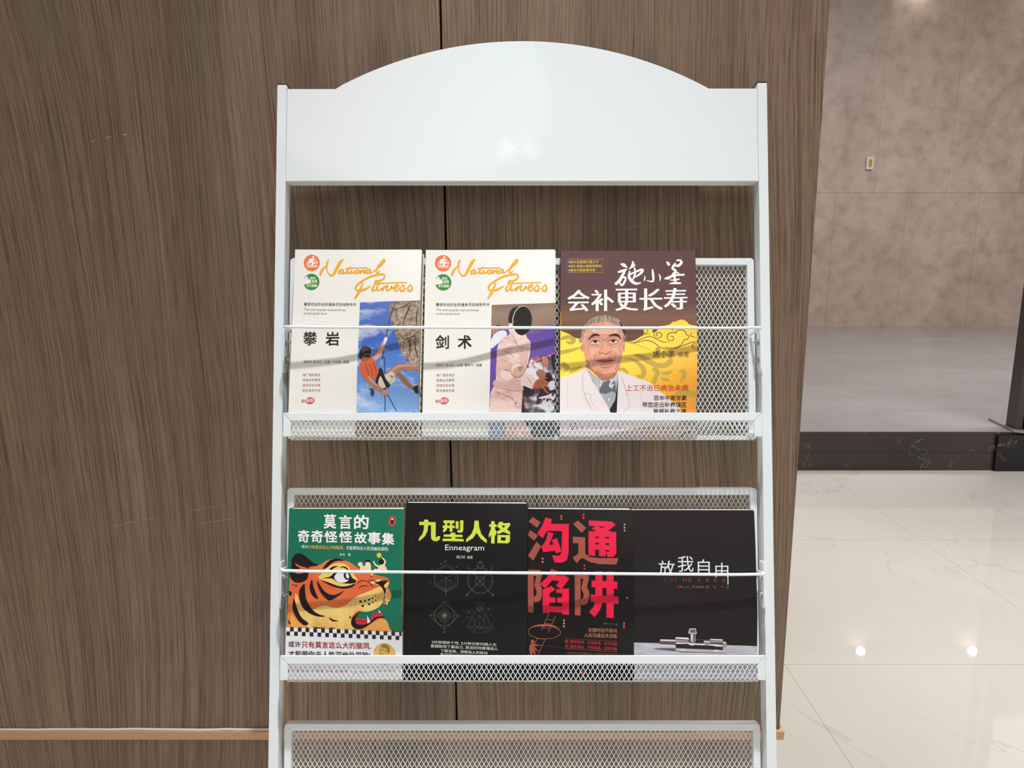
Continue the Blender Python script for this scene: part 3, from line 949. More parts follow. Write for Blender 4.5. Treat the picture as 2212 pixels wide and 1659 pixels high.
    A.line(b([(1340, 640), (1400, 715), (1480, 770)]), [2, 4, 2], skin2, 10)
    A.blob(b([(1515, 850), (1550, 815), (1590, 825), (1598, 860), (1570, 885), (1530, 875)]), (196, 138, 112), 10)
    A.blob(b([(1245, 360), (1300, 335), (1368, 345), (1364, 395), (1340, 428), (1285, 442), (1245, 430)]), (150, 92, 66), 8)
    A.blob(b([(1222, 400), (1216, 345), (1232, 290), (1262, 245), (1310, 240), (1362, 262), (1374, 310), (1366, 345), (1320, 345), (1290, 338), (1262, 372), (1250, 402)]), (42, 36, 34), 9)
    for pts in ([(1240, 300), (1280, 262), (1330, 258)], [(1250, 340), (1290, 290), (1350, 285)]):
        A.line(b(pts), [1, 2.4, 1], (96, 92, 92), 10)
    A.line(b([(1262, 352), (1310, 372), (1368, 378)]), [2, 4, 3.6], (18, 16, 18), 10)
    A.ell(*b([(1386, 850)])[0], 4.2, 8.6, (84, 58, 76), 6); A.line(b([(1340, 800), (1386, 805)]), 2, (40, 36, 44), 7)
    for cx, cy in ((1312, 745), (1330, 760), (1445, 838), (1470, 845), (1515, 450), (1518, 490)):
        A.ring(*b([(cx, cy)])[0], 2.2, 4.0, .8, (190, 196, 206), 7, 14)
def art_2(A):
    a = Z(890, 510, 6.1444); b = Z(890, 710, 6.1444); sc = 1 / 6.1444
    def T(s, x0, y0, x1, y1, m, zz=a, L=3, bold=0, dy=0):
        (p, q), (r, t) = zz([(x0, y0), (x1, y1)])
        A.text(s, p, q, r, t, m, L, bold, dy)
    T('剑', 312, 1314, 492, 1498, INK, bold=.018); T('术', 610, 1318, 794, 1500, INK, bold=.022)
    T('周毅学 周洪生 / 主编  董有为 / 编著', 314, 468, 930, 506, (72, 66, 62), b, dy=4 * sc)
    A.poly(a([(1060, 926), (1912, 914)]) + b([(1898, 1440), (1018, 1436)]), PM['hall'], 1)
    A.poly(b([(1500, 520), (1560, 400), (1700, 380), (1896, 360), (1898, 1440), (1380, 1440), (1440, 1000), (1470, 800)]), PM['crowd'], 2)
    A.poly(b([(1026, 1236), (1240, 1240), (1230, 1436), (1018, 1436)]), (150, 164, 184), 2)
    A.poly(b([(1600, 1150), (1898, 1150), (1898, 1440), (1560, 1440)]), (82, 88, 100), 3)
    A.blob(a([(1060, 1210), (1120, 1195), (1165, 1240), (1150, 1290), (1080, 1330), (1056, 1300)]), (176, 122, 110), 2)
    A.blob(a([(1120, 1196), (1180, 1200), (1175, 1250), (1150, 1250)]), (52, 38, 46), 3)
    A.blob(a([(1054, 1380), (1110, 1300), (1200, 1262), (1262, 1300), (1230, 1380), (1150, 1430), (1052, 1500)]), (224, 222, 232), 2)
    for pts, c in (([(1620, 400), (1680, 370), (1700, 430), (1650, 470)], (150, 96, 88)), ([(1720, 390), (1790, 400), (1800, 500), (1740, 520)], (176, 120, 108)),
                   ([(1500, 560), (1560, 530), (1620, 570), (1600, 690), (1520, 660)], (224, 226, 230)), ([(1640, 600), (1700, 550), (1770, 620), (1720, 690)], (172, 112, 92)),
                   ([(1680, 920), (1780, 890), (1880, 860), (1890, 960), (1760, 990), (1690, 970)], (226, 228, 232)), ([(1790, 740), (1880, 700), (1890, 800), (1820, 820)], (224, 226, 230)),
                   ([(1840, 380), (1890, 370), (1892, 560), (1850, 500)], (36, 30, 48))):
        A.blob(b(pts), c, 3)
    cloth = PM['fabric']
    A.line(b([(1540, 480), (1720, 405), (1896, 342)]), [1.4, 1.1, .9], (214, 150, 150), 4)
    # body
    A.poly(cr(b([(1282, 30), (1292, 90), (1190, 148), (1135, 260), (1124, 460), (1112, 680), (1076, 790), (1040, 880), (1034, 1105), (1026, 1240)]), False) +
           b([(1240, 1240), (1240, 1436), (1600, 1436), (1500, 1240), (1452, 1110)]) + cr(b([(1452, 1110), (1470, 820), (1492, 610), (1550, 420), (1572, 210), (1535, 150), (1500, 90), (1450, 20)]), False), cloth, 4)
    A.poly(a([(1284, 1180), (1400, 1170), (1560, 1250)]) + b([(1500, 110), (1440, 100), (1330, 60), (1284, 40)]), (234, 210, 200), 5)
    # nearer thigh
    A.blob(b([(1040, 1010), (1150, 960), (1290, 990), (1400, 1060), (1452, 1120), (1430, 1200), (1240, 1240), (1028, 1230)]), (234, 204, 196), 5)
    for pts, w in (([(1075, 770), (1200, 800), (1350, 830), (1470, 830)], 1.6), ([(1090, 830), (1230, 880), (1340, 940), (1380, 1010)], 1.8), ([(1150, 840), (1160, 900)], 1),
                   ([(1330, 150), (1400, 230), (1460, 270), (1540, 250)], 1.2), ([(1180, 300), (1280, 330), (1360, 400)], 1.6), ([(1150, 420), (1250, 440), (1330, 480)], 1.6),
                   ([(1160, 540), (1260, 560), (1300, 570)], 2.4), ([(1300, 60), (1360, 140), (1410, 230)], 1.1), ([(1180, 590), (1160, 640), (1210, 640)], 1.2), ([(1500, 420), (1520, 520), (1490, 600)], 1.4)):
        A.line(b(pts), [w * .4] + [w] * (len(pts) - 2) + [w * .4] if len(pts) > 2 else w, (178, 126, 116), 6)
    A.poly(b([(1370, 1000), (1402, 930), (1400, 945), (1376, 1010)]), (120, 70, 62), 7)
    # mask
    A.blob(a([(1280, 1150), (1290, 1050), (1330, 980), (1400, 955), (1420, 1000), (1350, 1080), (1340, 1160)]), (40, 36, 36), 6)
    A.ell(*a([(1462, 1140)])[0], 21.0, 31.6, (236, 214, 196), 7, .08); A.ell(*a([(1466, 1142)])[0], 20.2, 31.0, (30, 27, 26), 8, .08)
    A.line(a([(1380, 1130), (1340, 1180), (1345, 1240)]), [.6, 1.4, .6], (90, 74, 70), 8)
    # sword arm, guard, other hand
    A.line(b([(1190, 600), (1260, 640), (1330, 620)]), [14, 18, 14], (236, 208, 198), 7)
    A.ell(*b([(1400, 562)])[0], 15.6, 16.2, (176, 140, 118), 8); A.ell(*b([(1397, 556)])[0], 14.4, 14.8, (206, 176, 152), 9); A.blob(b([(1320, 540), (1345, 490), (1400, 474), (1450, 490), (1420, 510), (1360, 530), (1335, 580)]), (228, 208, 188), 10)
    A.blob(b([(1340, 610), (1400, 640), (1460, 610), (1440, 640), (1390, 655)]), (188, 154, 132), 10); A.blob(b([(1410, 520), (1440, 516), (1462, 540), (1450, 575), (1420, 570)]), (170, 136, 110), 10); A.line(b([(1420, 530), (1480, 515)]), 1.2, (120, 92, 74), 11)
    A.blob(b([(1128, 430), (1180, 380), (1250, 400), (1310, 470), (1290, 530), (1200, 560), (1150, 600), (1116, 620)]), (216, 176, 166), 6)
    A.blob(b([(1440, 300), (1500, 330), (1545, 300), (1500, 560), (1440, 480)]), (214, 174, 166), 5)
    A.blob(b([(1100, 690), (1200, 720), (1330, 760), (1460, 770), (1464, 830), (1300, 800), (1090, 760)]), (212, 172, 164), 5)
    A.poly(cr(b([(1470, 600), (1540, 610), (1650, 690), (1618, 760), (1596, 806), (1500, 770), (1440, 740)])), (232, 204, 194), 7)
    A.line(b([(1520, 640), (1560, 700), (1600, 760)]), [.5, 1.4, .5], (178, 126, 116), 8)
    hand = (166, 98, 66)
    A.blob(b([(1600, 800), (1618, 740), (1650, 694), (1710, 668), (1760, 690), (1780, 740), (1740, 790), (1670, 800)]), hand, 8)
    for pts, w in (([(1700, 680), (1750, 668), (1792, 664)], [5, 4, 2]), ([(1740, 700), (1790, 722), (1808, 745)], [5, 4, 3]), ([(1750, 740), (1790, 775), (1824, 806)], [5, 4, 2.4]), ([(1730, 770), (1770, 830), (1812, 864)], [5, 4, 2.4]), ([(1760, 720), (1780, 760)], [4, 3])):
        A.line(b(pts), w, (178, 108, 74), 9)
def art_3(A):
    a = Z(1190, 510, 6.1444); b = Z(1190, 710, 6.1444); sc = 1 / 6.1444
    def T(s, x0, y0, x1, y1, m, zz=a, L=4, bold=0, dy=0, sl=0):
        (p, q), (r, t) = zz([(x0, y0), (x1, y1)])
        A.text(s, p, q, r, t, m, L, bold, dy, sl)
    A.poly(a([(118, 1000), (131, 1000), (131, 1700)]) + b([(124, 1460), (110, 1460)]), (240, 208, 64), 1)
    # golden field with clouds
    edge_ = a([(118, 1252), (240, 1300), (390, 1366), (960, 1402), (1085, 1396), (1172, 1348), (1228, 1296), (1210, 1232), (1262, 1208), (1330, 1240), (1342, 1290), (1402, 1262), (1412, 1212),
               (1500, 1202), (1568, 1182), (1600, 1152), (1652, 1150), (1690, 1126), (1752, 1134), (1792, 1176), (1850, 1200), (1925, 1210)])
    A.poly(cr(edge_, False, 4) + b([(1960, 1470), (100, 1470)]), PM['gold'], 2)
    tan = (196, 164, 74)
    for pts, w in (([(1090, 350), (1180, 372), (1270, 430), (1400, 492), (1500, 490), (1570, 440), (1560, 392)], [3, 9, 12, 10, 11, 12, 4]), ([(960, 400), (1060, 412), (1160, 470), (1225, 560), (1200, 640), (1120, 620)], [1, 3, 8, 11, 9, 2]),
                   ([(1345, 530), (1400, 580), (1380, 650), (1350, 730)], [9, 10, 9, 12]), ([(1440, 590), (1520, 600), (1590, 575)], [2, 8, 4]), ([(1680, 570), (1740, 580), (1750, 640), (1690, 725)], [4, 9, 9, 2]),
                   ([(1440, 660), (1500, 680), (1560, 690)], [3, 7, 4]), ([(880, 550), (960, 545), (1020, 605)], [3, 7, 4]), ([(130, 140), (230, 112), (310, 150), (260, 190), (200, 170)], [6, 9, 8, 7, 3]),
                   ([(140, 460), (220, 520), (170, 575)], [10, 10, 2]), ([(240, 560), (330, 540), (410, 495)], [9, 8, 2]), ([(120, 320), (260, 290), (400, 250)], [9, 7, 3]), ([(1640, 880), (1750, 850), (1915, 880)], [6, 14, 12]), ([(990, 195), (1120, 215), (1340, 310)], [1, 1.6, 1]), ([(1860, 990), (1890, 1050)], [1, 2])):
        A.line(b(pts), w, tan, 3)
    A.ell(*b([(1405, 290)])[0], 5, 6, (176, 146, 84), 3)
    br = (76, 52, 26)
    for pts, w in (([(980, 172), (1100, 190), (1200, 142), (1300, 112), (1400, 152), (1480, 190), (1560, 180)], 1.3), ([(1090, 202), (1250, 165), (1350, 192), (1450, 262), (1600, 282), (1750, 230), (1850, 192), (1912, 190)], 1.4),
                   ([(1562, 176), (1528, 130), (1545, 80), (1600, 62), (1640, 72), (1650, 42), (1700, 30), (1762, 52), (1772, 92), (1806, 112), (1790, 152), (1750, 162), (1700, 232), (1600, 268), (1480, 250)], 1.5),
                   ([(1556, 112), (1600, 116), (1612, 148), (1585, 172), (1556, 155)], 1.4), ([(1385, 130), (1440, 125), (1458, 90), (1420, 62), (1385, 76), (1392, 100), (1412, 102)], 1.5), ([(1385, 130), (1352, 90), (1365, 50)], 1.4),
                   ([(1914, 132), (1850, 122), (1828, 92), (1850, 66)], 1.4), ([(1914, 200), (1866, 212), (1852, 252), (1905, 302)], 1.4), ([(1180, 110), (1240, 84), (1310, 70)], 1.2), ([(1212, 60), (1250, 70), (1275, 40), (1255, 10), (1232, 22), (1240, 42)], 1.2)):
        A.line(b(pts), [w * .4] + [w] * (len(pts) - 2) + [w * .4], br, 4)
    A.line(a([(1552, 1212), (1590, 1256), (1640, 1238), (1642, 1214)]), 1.3, br, 4)
    A.blob(a([(1600, 1178), (1640, 1150), (1690, 1128), (1750, 1136), (1790, 1176)]), (244, 200, 70), 5)
    for pts in ([(1560, 240), (1650, 215), (1740, 225), (1800, 200)], [(1330, 380), (1440, 370), (1540, 400), (1620, 385)], [(1740, 470), (1830, 440), (1880, 470)], [(1420, 480), (1520, 500), (1620, 480)], [(1700, 600), (1800, 570), (1870, 600)]):
        A.line(a(pts), .7, (116, 66, 54), 2)
    # portrait: coat, shirt, neck, head
    coat, coat2 = (231, 220, 219), (192, 176, 178)
    A.poly(cr(b([(112, 652), (250, 618), (380, 576), (462, 516)]), False) + b([(500, 600), (640, 800), (770, 1070), (806, 1140), (852, 1140), (882, 700), (872, 582)]) +
           cr(b([(902, 572), (1040, 618), (1150, 668), (1290, 710), (1382, 792), (1480, 862), (1600, 960), (1700, 1044), (1722, 1120)]), False) + b([(1700, 1280), (1500, 1290), (1300, 1290), (600, 1430), (108, 1430)]), coat, 5)
    A.poly(b([(600, 1430), (1300, 1292), (1700, 1280), (1722, 1120), (1960, 1120), (1960, 1470), (600, 1470)]), (178, 160, 156), 4)
    A.blob(b([(1320, 1420), (1380, 1400), (1450, 1420), (1480, 1450), (1330, 1455)]), (206, 140, 70), 6)
    A.line(b([(1700, 1450), (1780, 1390), (1880, 1360)]), [2, 3, 2], (70, 62, 60), 6)
    A.poly(b([(462, 520), (520, 640), (620, 810), (700, 940), (790, 1090), (846, 980), (876, 800), (886, 600), (840, 640), (740, 692), (600, 642)]), PM['check'], 6)
    A.poly(b([(648, 790), (700, 700), (760, 690), (850, 700), (862, 860), (810, 830), (720, 870), (640, 850)]), (92, 100, 112), 6.5)
    A.poly(b([(500, 590), (700, 706), (630, 812), (560, 720)]), (206, 206, 208), 7); A.poly(b([(705, 704), (870, 588), (866, 700), (800, 800)]), (206, 206, 208), 7)
    for k in range(5):
        A.line(b([(520 + 30 * k, 606 + 18 * k), (560 + 20 * k, 716 + 22 * k)]), .7, (112, 112, 120), 8); A.line(b([(520 + 10 * k, 620 + 40 * k), (690, 702 + 26 * k - 20)]) if k < 3 else b([(740 + 26 * k, 690 - 16 * k), (810 + 10 * k, 780 - 12 * k)]), .6, (112, 112, 120), 8)
    A.poly(b([(778, 1078), (850, 950), (884, 700), (892, 640), (872, 1140), (800, 1140)]), (28, 24, 26), 7)
    A.ell(*b([(768, 942)])[0], 2.6, 2.7, (226, 216, 190), 8)
    for pts, w in (([(460, 540), (425, 640), (420, 740), (440, 850), (550, 884)], 1.6), ([(550, 884), (522, 936), (640, 1130)], 1.2), ([(900, 580), (950, 690), (1000, 850), (1042, 1010), (940, 1130)], 1.4), ([(985, 880), (1020, 862), (1004, 900)], 1.2), ([(225, 640), (215, 900), (230, 1120)], .7), ([(1160, 760), (1200, 900), (1210, 1120)], .7), ([(440, 860), (480, 960), (560, 1090)], 2.6)):
        A.line(b(pts), [w * .3] + [w] * (len(pts) - 2) + [w * .3], coat2, 6)
    skin = PM['skin']
    A.blob(b([(470, 480), (540, 560), (640, 650), (740, 692), (840, 640), (876, 570), (880, 470)]), (186, 112, 88), 8)
    # hair behind, then face
    A.blob(a([(398, 1330), (420, 1230), (470, 1150), (560, 1082), (680, 1058), (800, 1070), (900, 1122), (968, 1200), (992, 1290), (978, 1390), (930, 1420), (420, 1420)]), PM['hair'], 8)
    A.blob(a([(900, 1130), (950, 1190), (985, 1270), (978, 1330), (940, 1260), (915, 1190)]), (62, 52, 48), 9)
    A.blob(b([(440, 60), (470, -20), (560, -66), (690, -84), (820, -64), (900, -14), (940, 70), (955, 180), (975, 200), (968, 290), (944, 322), (926, 440), (880, 545), (810, 612), (735, 634), (640, 606), (545, 540), (475, 452), (446, 370), (432, 300), (402, 282), (398, 222), (424, 200), (428, 120)]), skin, 9)
    hl = (236, 182, 160)
    A.blob(b([(540, 30), (620, -20), (740, -30), (850, 0), (880, 60), (760, 70), (620, 66)]), hl, 10)
    A.blob(b([(520, 240), (590, 245), (620, 300), (580, 360), (520, 330)]), (232, 170, 146), 10); A.blob(b([(820, 230), (880, 240), (880, 320), (830, 340), (800, 290)]), (230, 168, 144), 10)
    sh = (176, 98, 76)
    for pts, w in (([(600, 300), (575, 370), (590, 420)], 1.5), ([(815, 290), (858, 350), (850, 400)], 1.5), ([(590, 560), (660, 604), (740, 616), (830, 586)], 1.8), ([(640, 500), (720, 520), (800, 500)], 2.2), ([(560, 110), (600, 190)], .8), ([(470, 420), (540, 540)], 1.6), ([(900, 420), (850, 550)], 1.6), ([(600, 20), (720, 10), (840, 24)], .7), ([(600, 44), (720, 36), (840, 48)], .6)):
        A.line(b(pts), [w * .4] + [w] * (len(pts) - 2) + [w * .4] if len(pts) > 2 else w, sh, 11)
    # nose
    A.blob(b([(690, 190), (740, 190), (760, 260), (792, 296), (780, 330), (720, 340), (650, 330), (636, 296), (670, 260)]), (226, 160, 134), 11)
    A.line(b([(632, 300), (650, 330), (690, 326), (722, 344), (760, 324), (795, 300)]), [.6, 1.8, 1.2, 1.6, 1.8, .6], (140, 70, 54), 12)
    A.line(b([(690, 190), (668, 262), (650, 300)]), [.4, 1.2, .4], sh, 12)
    # brows, eyes, glasses, mouth
    A.line(b([(498, 152), (545, 100), (600, 84), (648, 98)]), [2, 5, 5, 1.4], (46, 38, 38), 12); A.line(b([(762, 102), (830, 88), (890, 100), (920, 150)]), [1.4, 5, 5, 1.6], (46, 38, 38), 12)
    for x0, x1, yy in ((522, 650, 178), (758, 886, 172)):
        A.blob(b([(x0, yy + 8), ((x0 + x1) / 2 - 14, yy - 16), (x1 - 20, yy - 8), (x1, yy + 10), ((x0 + x1) / 2, yy + 24)]), (226, 200, 186), 12)
        A.ell(*b([((x0 + x1) / 2, yy)])[0], 3.6, 2.6, (30, 22, 22), 13)
        A.line(b([(x0 - 6, yy + 8), ((x0 + x1) / 2 - 10, yy - 18), (x1 - 16, yy - 10), (x1 + 4, yy + 10)]), [.6, 2.2, 1.8, .6], (52, 36, 34), 13)
        A.line(b([(x0, yy + 30), ((x0 + x1) / 2, yy + 42), (x1, yy + 28)]), [.4, 1.2, .4], sh, 12)
    for cx in (575, 835):
        A.line(b([(cx - 100, 130), (cx, 120), (cx + 95, 135), (cx + 90, 215), (cx, 245), (cx - 85, 220)]), .6, (150, 140, 146), 14, closed=True)
    A.line(b([(668, 160), (705, 148), (742, 160)]), .9, (120, 112, 118), 14)
    A.blob(b([(596, 432), (680, 405), (720, 412), (770, 402), (846, 424), (770, 452), (690, 458)]), (182, 92, 80), 11)
    A.line(b([(594, 430), (680, 432), (720, 436), (780, 430), (850, 422)]), [.6, 2, 1.6, 2, .6], (84, 34, 32), 12)
    A.line(b([(640, 470), (720, 482), (800, 464)]), [.6, 2, .6], (196, 120, 102), 12)
    for xs in (404, 960):
        A.line(b([(xs + 4, 220), (xs, 262), (xs + 10, 300)]), 1.0, sh, 11)
    # lettering
    fr = (190, 146, 62)
    A.line(a([(220, 310), (688, 312), (686, 486), (220, 484)]), .9, fr, 3, False, closed=True)
    for y in (366, 424):
        A.line(a([(222, y), (686, y + 2)]), .4, (140, 100, 50), 3, False)
    yl = (240, 206, 70)
    T('四大名医施今墨之子', 258, 326, 632, 364, yl, bold=.004); T('同仁堂施小墨医馆馆长', 258, 382, 672, 418, yl, bold=.004); T('著名中医肿瘤专家', 258, 436, 588, 472, yl, bold=.004)
    for y in (346, 400, 454):
        A.rect(*a([(236, y - 7)])[0], *a([(250, y + 7)])[0], (246, 236, 190), 4)
    wh = (238, 236, 234)
    B_ = lambda pts, w: A.line(a(pts), [q * sc for q in w], wh, 5)
    B_([(918, 378), (960, 392), (1008, 428)], [10, 46, 16]); B_([(884, 488), (940, 470), (1008, 446)], [22, 34, 10]); B_([(985, 450), (950, 520), (905, 600), (848, 650)], [26, 36, 44, 34])
    B_([(940, 560), (985, 560), (970, 620), (932, 660), (905, 620)], [18, 24, 30, 30, 10]); B_([(1072, 340), (1085, 372), (1060, 420), (1026, 452)], [8, 34, 22, 8]); B_([(1040, 440), (1085, 408), (1120, 392)], [16, 26, 8])
    B_([(1016, 540), (1080, 500), (1200, 456), (1196, 492), (1130, 544), (1090, 560)], [22, 24, 30, 34, 20, 8]); B_([(1096, 420), (1112, 480), (1090, 570), (1062, 590)], [14, 26, 22, 8]); B_([(1042, 470), (1030, 540), (1060, 600), (1120, 640), (1188, 630)], [16, 34, 40, 36, 12])
    B_([(1338, 452), (1346, 520), (1348, 600), (1320, 615), (1256, 600)], [18, 30, 28, 20, 6]); B_([(1240, 536), (1236, 580), (1222, 608)], [8, 18, 6]); B_([(1420, 515), (1440, 560), (1432, 612)], [8, 20, 8])
    B_([(1524, 350), (1546, 380), (1562, 408)], [10, 40, 20]); B_([(1652, 340), (1700, 336), (1716, 372), (1672, 410), (1612, 400)], [20, 24, 36, 34, 10]); B_([(1640, 372), (1602, 440), (1644, 480), (1604, 512)], [20, 34, 26, 20])
    B_([(1490, 578), (1540, 572), (1620, 540), (1756, 530)], [8, 40, 26, 24]); B_([(1642, 470), (1624, 540), (1640, 640)], [26, 32, 24]); B_([(1566, 600), (1632, 600), (1690, 586)], [10, 22, 16]); B_([(1556, 648), (1620, 640), (1708, 644)], [10, 30, 24]); B_([(1560, 560), (1640, 500), (1690, 520)], [14, 18, 14])
    for s, x0, x1, y0 in (('会', 218, 515, 716), ('补', 530, 833, 716), ('更', 850, 1148, 708), ('长', 1166, 1472, 708), ('寿', 1482, 1790, 706)):
        T(s, x0, y0, x1, 1000 if s != '寿' else 992, wh, bold=(.026, 0))
    dk = (46, 34, 22)
    T('施小墨', 1340, 302, 1625, 390, dk, b, bold=(.012, 0)); T('编著', 1665, 316, 1808, 390, dk, b)
    T('上工不治已病治未病', 990, 748, 1808, 830, (206, 50, 46), b, L=7.2, bold=(.010, 0))
    for s, x0, y0, y1 in (('百年中医世家', 1362, 888, 954), ('带您走出补养误区', 1212, 974, 1046), ('掌握补养之道', 1358, 1062, 1134)):
        T(s, x0, y0, 1795, y1, (44, 30, 34), b, L=7.2, bold=.014)
    A.ring(*b([(300, 1294)])[0], 7, 7.2, 1.2, (60, 54, 58), 12); A.line(b([(275, 1290), (300, 1310), (325, 1290)]), 1, (60, 54, 58), 12)
    for i, s in enumerate('化学工业出版社'):
        T(s, 398 + 80 * i, 1280, 438 + 80 * i, 1322, (60, 54, 58), b, L=12)
def art_4(A):
    a = Z(580, 1040, 6.9125); b = Z(580, 1260, 6.9125); sc = 1 / 6.9125
    def T(s, x0, y0, x1, y1, m, zz=a, L=12, bold=0, dy=0):
        (p, q), (r, t) = zz([(x0, y0), (x1, y1)])
        A.text(s, p, q, r, t, m, L, bold, dy)
    wh = (236, 234, 228)
    for s, x0, y0, x1, y1 in (('莫', 830, 486, 1016, 702), ('言', 1056, 500, 1252, 706), ('的', 1285, 496, 1506, 706), ('奇', 440, 722, 616, 910), ('奇', 640, 726, 822, 912), ('怪', 840, 735, 1036, 910),
                              ('怪', 1060, 736, 1258, 912), ('故', 1292, 756, 1480, 920), ('事', 1490, 745, 1690, 930), ('集', 1706, 756, 1890, 936)):
        T(s, x0, y0, x1, y1, wh, bold=.022)
    T('或许', 497, 948, 596, 994, wh, bold=.004, dy=1); T('只有莫言这么大的脑洞,', 600, 952, 1128, 1008, (232, 178, 74), bold=.006, dy=1.2)
    T('才能带你去人性深幽处探险!', 1166, 962, 1804, 1020, wh, bold=.004, dy=1.5); T('莫言', 1070, 1066, 1150, 1104, wh); T('著', 1196, 1066, 1236, 1106, wh)
    A.ell(*a([(1856, 584)])[0], 7.6, 11.0, (216, 66, 58), 2); A.ell(*a([(1856, 572)])[0], 4.2, 6.2, (44, 34, 36), 3); A.ell(*a([(1856, 556)])[0], 2.2, 2.0, (232, 226, 220), 4)
    A.rect(*a([(1834, 612)])[0], *a([(1878, 630)])[0], (44, 34, 36), 3)
    fur, cream, bk, yel = PM['fur'], PM['cream'], (26, 20, 20), (236, 196, 104)
    A.poly(cr(a([(345, 1240), (420, 1262), (560, 1272), (690, 1248), (790, 1232), (870, 1182), (960, 1152), (1080, 1164), (1200, 1190), (1300, 1250), (1400, 1312), (1530, 1352), (1660, 1392), (1764, 1412), (1816, 1452), (1822, 1500), (1806, 1530)]), False) +
           cr(b([(1806, 10), (1800, 50), (1842, 110), (1842, 205), (1800, 262), (1750, 236), (1722, 270), (1660, 332), (1560, 390), (1460, 410), (1384, 402), (1330, 440), (1300, 520), (1330, 600), (1400, 640), (1500, 590), (1600, 520), (1700, 500), (1762, 524), (1804, 600), (1822, 700)]), False) +
           b([(1822, 730), (250, 700)]) + a([(310, 1520)]), fur, 2)
    A.blob(b([(410, 150), (480, 300), (560, 410), (700, 372), (850, 326), (1000, 362), (1150, 326), (1300, 200), (1500, 110), (1690, 30), (1765, 66), (1842, 125), (1840, 210), (1790, 258), (1738, 240), (1660, 338), (1540, 398), (1440, 412), (1340, 402), (1260, 470), (1240, 560), (1290, 660), (1100, 720), (700, 720), (560, 620), (450, 480), (400, 320)]), cream, 3)
    A.blob(b([(340, 460), (400, 540), (520, 640), (700, 720), (400, 700), (330, 620)]), (232, 160, 86), 3)
    A.blob(b([(1440, 668), (1560, 584), (1700, 512), (1776, 540), (1812, 640), (1816, 720), (1300, 720)]), (232, 158, 88), 4)
    # ear
    A.blob(a([(345, 1178), (378, 1112), (438, 1072), (518, 1090), (600, 1152), (680, 1212), (756, 1244), (690, 1262), (610, 1282), (600, 1380), (582, 1450), (520, 1496), (430, 1512), (350, 1470), (318, 1380), (340, 1280)]), bk, 4)
    A.blob(a([(400, 1218), (460, 1252), (560, 1282), (600, 1300), (560, 1330), (500, 1372), (420, 1372), (380, 1340), (440, 1330), (470, 1290), (420, 1260)]), (222, 92, 62), 5)
    # eye patch
    A.blob(a([(750, 1432), (800, 1372), (870, 1282), (960, 1232), (1100, 1212), (1200, 1262), (1250, 1340), (1330, 1440), (1320, 1490), (1200, 1562), (1100, 1582), (1000, 1542), (850, 1482)]), yel, 4)
    A.blob(a([(820, 1300), (868, 1222), (950, 1160), (1060, 1150), (1128, 1180), (1040, 1180), (960, 1212), (890, 1276)]), bk, 5)
    A.blob(a([(888, 1366), (930, 1290), (980, 1262), (1050, 1258), (980, 1292), (930, 1350)]), bk, 5); A.blob(a([(1068, 1278), (1120, 1262), (1180, 1280), (1250, 1380), (1180, 1310), (1130, 1280)]), bk, 5)
    A.blob(a([(812, 1442), (930, 1412), (1000, 1352), (1110, 1335), (1200, 1338), (1260, 1430), (1322, 1472), (1280, 1510), (1150, 1516), (1030, 1492), (950, 1442)]), bk, 6)
    A.ell(*a([(1106, 1426)])[0], 16.5, 11.4, (226, 226, 232), 7); A.ell(*a([(1180, 1400)])[0], 7.0, 9.2, bk, 8, -.3); A.ell(*a([(1188, 1402)])[0], 3.6, 5.6, (230, 230, 236), 9, -.3)
    A.blob(a([(806, 1480), (900, 1500), (1010, 1542), (1100, 1560), (1200, 1550), (1300, 1518), (1260, 1566), (1150, 1592), (1040, 1580), (930, 1545)]), bk, 6)
    # stripes
    for pts in ([(540, 5), (480, 70), (458, 150), (474, 260), (525, 370), (630, 452), (750, 492), (855, 486), (762, 458), (665, 392), (580, 262), (552, 130)],
                [(655, -60), (622, 20), (622, 90), (660, 180), (745, 234), (712, 140), (675, 40)], [(735, -46), (742, 40), (790, 140), (860, 220), (925, 250), (1020, 205), (1140, 104), (1000, 166), (880, 140), (800, 60)],
                [(382, 232), (362, 320), (372, 420), (440, 545), (530, 620), (592, 612), (588, 580), (500, 510), (440, 400)], [(305, 110), (352, 148), (318, 190)], [(300, 540), (332, 606), (302, 602)], [(905, 500), (960, 560), (1050, 552), (975, 535)],
                [(660, 640), (760, 655), (860, 662), (740, 670)], [(900, 668), (960, 655), (1000, 672)], [(1225, 470), (1216, 520), (1240, 500)]):
        A.blob(b(pts), bk, 5)
    A.line(a([(345, 1530), (400, 1552), (432, 1556)]), [1, 1.6, 2], bk, 5)
    # muzzle
    A.blob(a([(1530, 1500), (1640, 1450), (1740, 1452), (1800, 1470), (1806, 1520), (1770, 1570), (1700, 1540)]), yel, 5)
    A.blob(b([(1600, -20), (1660, 5), (1716, 62), (1752, 140), (1770, 80), (1740, 20), (1790, -40), (1810, -60), (1720, -50)]), bk, 6)
    for pts in ([(1480, -30), (1560, -60), (1640, -30), (1720, -60), (1800, -48)], [(1330, -8), (1400, -50), (1490, -42)], [(1350, 70), (1420, 26), (1500, 34)], [(1500, -36), (1560, 20), (1570, 40)], [(1746, 140), (1742, 205), (1726, 262)]):
        A.line(b(pts), [.6] + [1.8] * (len(pts) - 2) + [.6], bk, 6)
    for x, y, r_ in ((1385, 260, 3.2), (1455, 250, 2.6), (1515, 230, 2.8), (1565, 208, 2.3), (1606, 172, 1.6), (1645, 198, 1.4), (1612, 238, 1.9), (1570, 268, 2.3), (1515, 296, 3.0), (1420, 324, 3.2), (1822, 146, 1), (1798, 188, 1), (1824, 220, 1)):
        A.ell(*b([(x, y)])[0], r_, r_ * .75, bk, 6, -.3, 12)
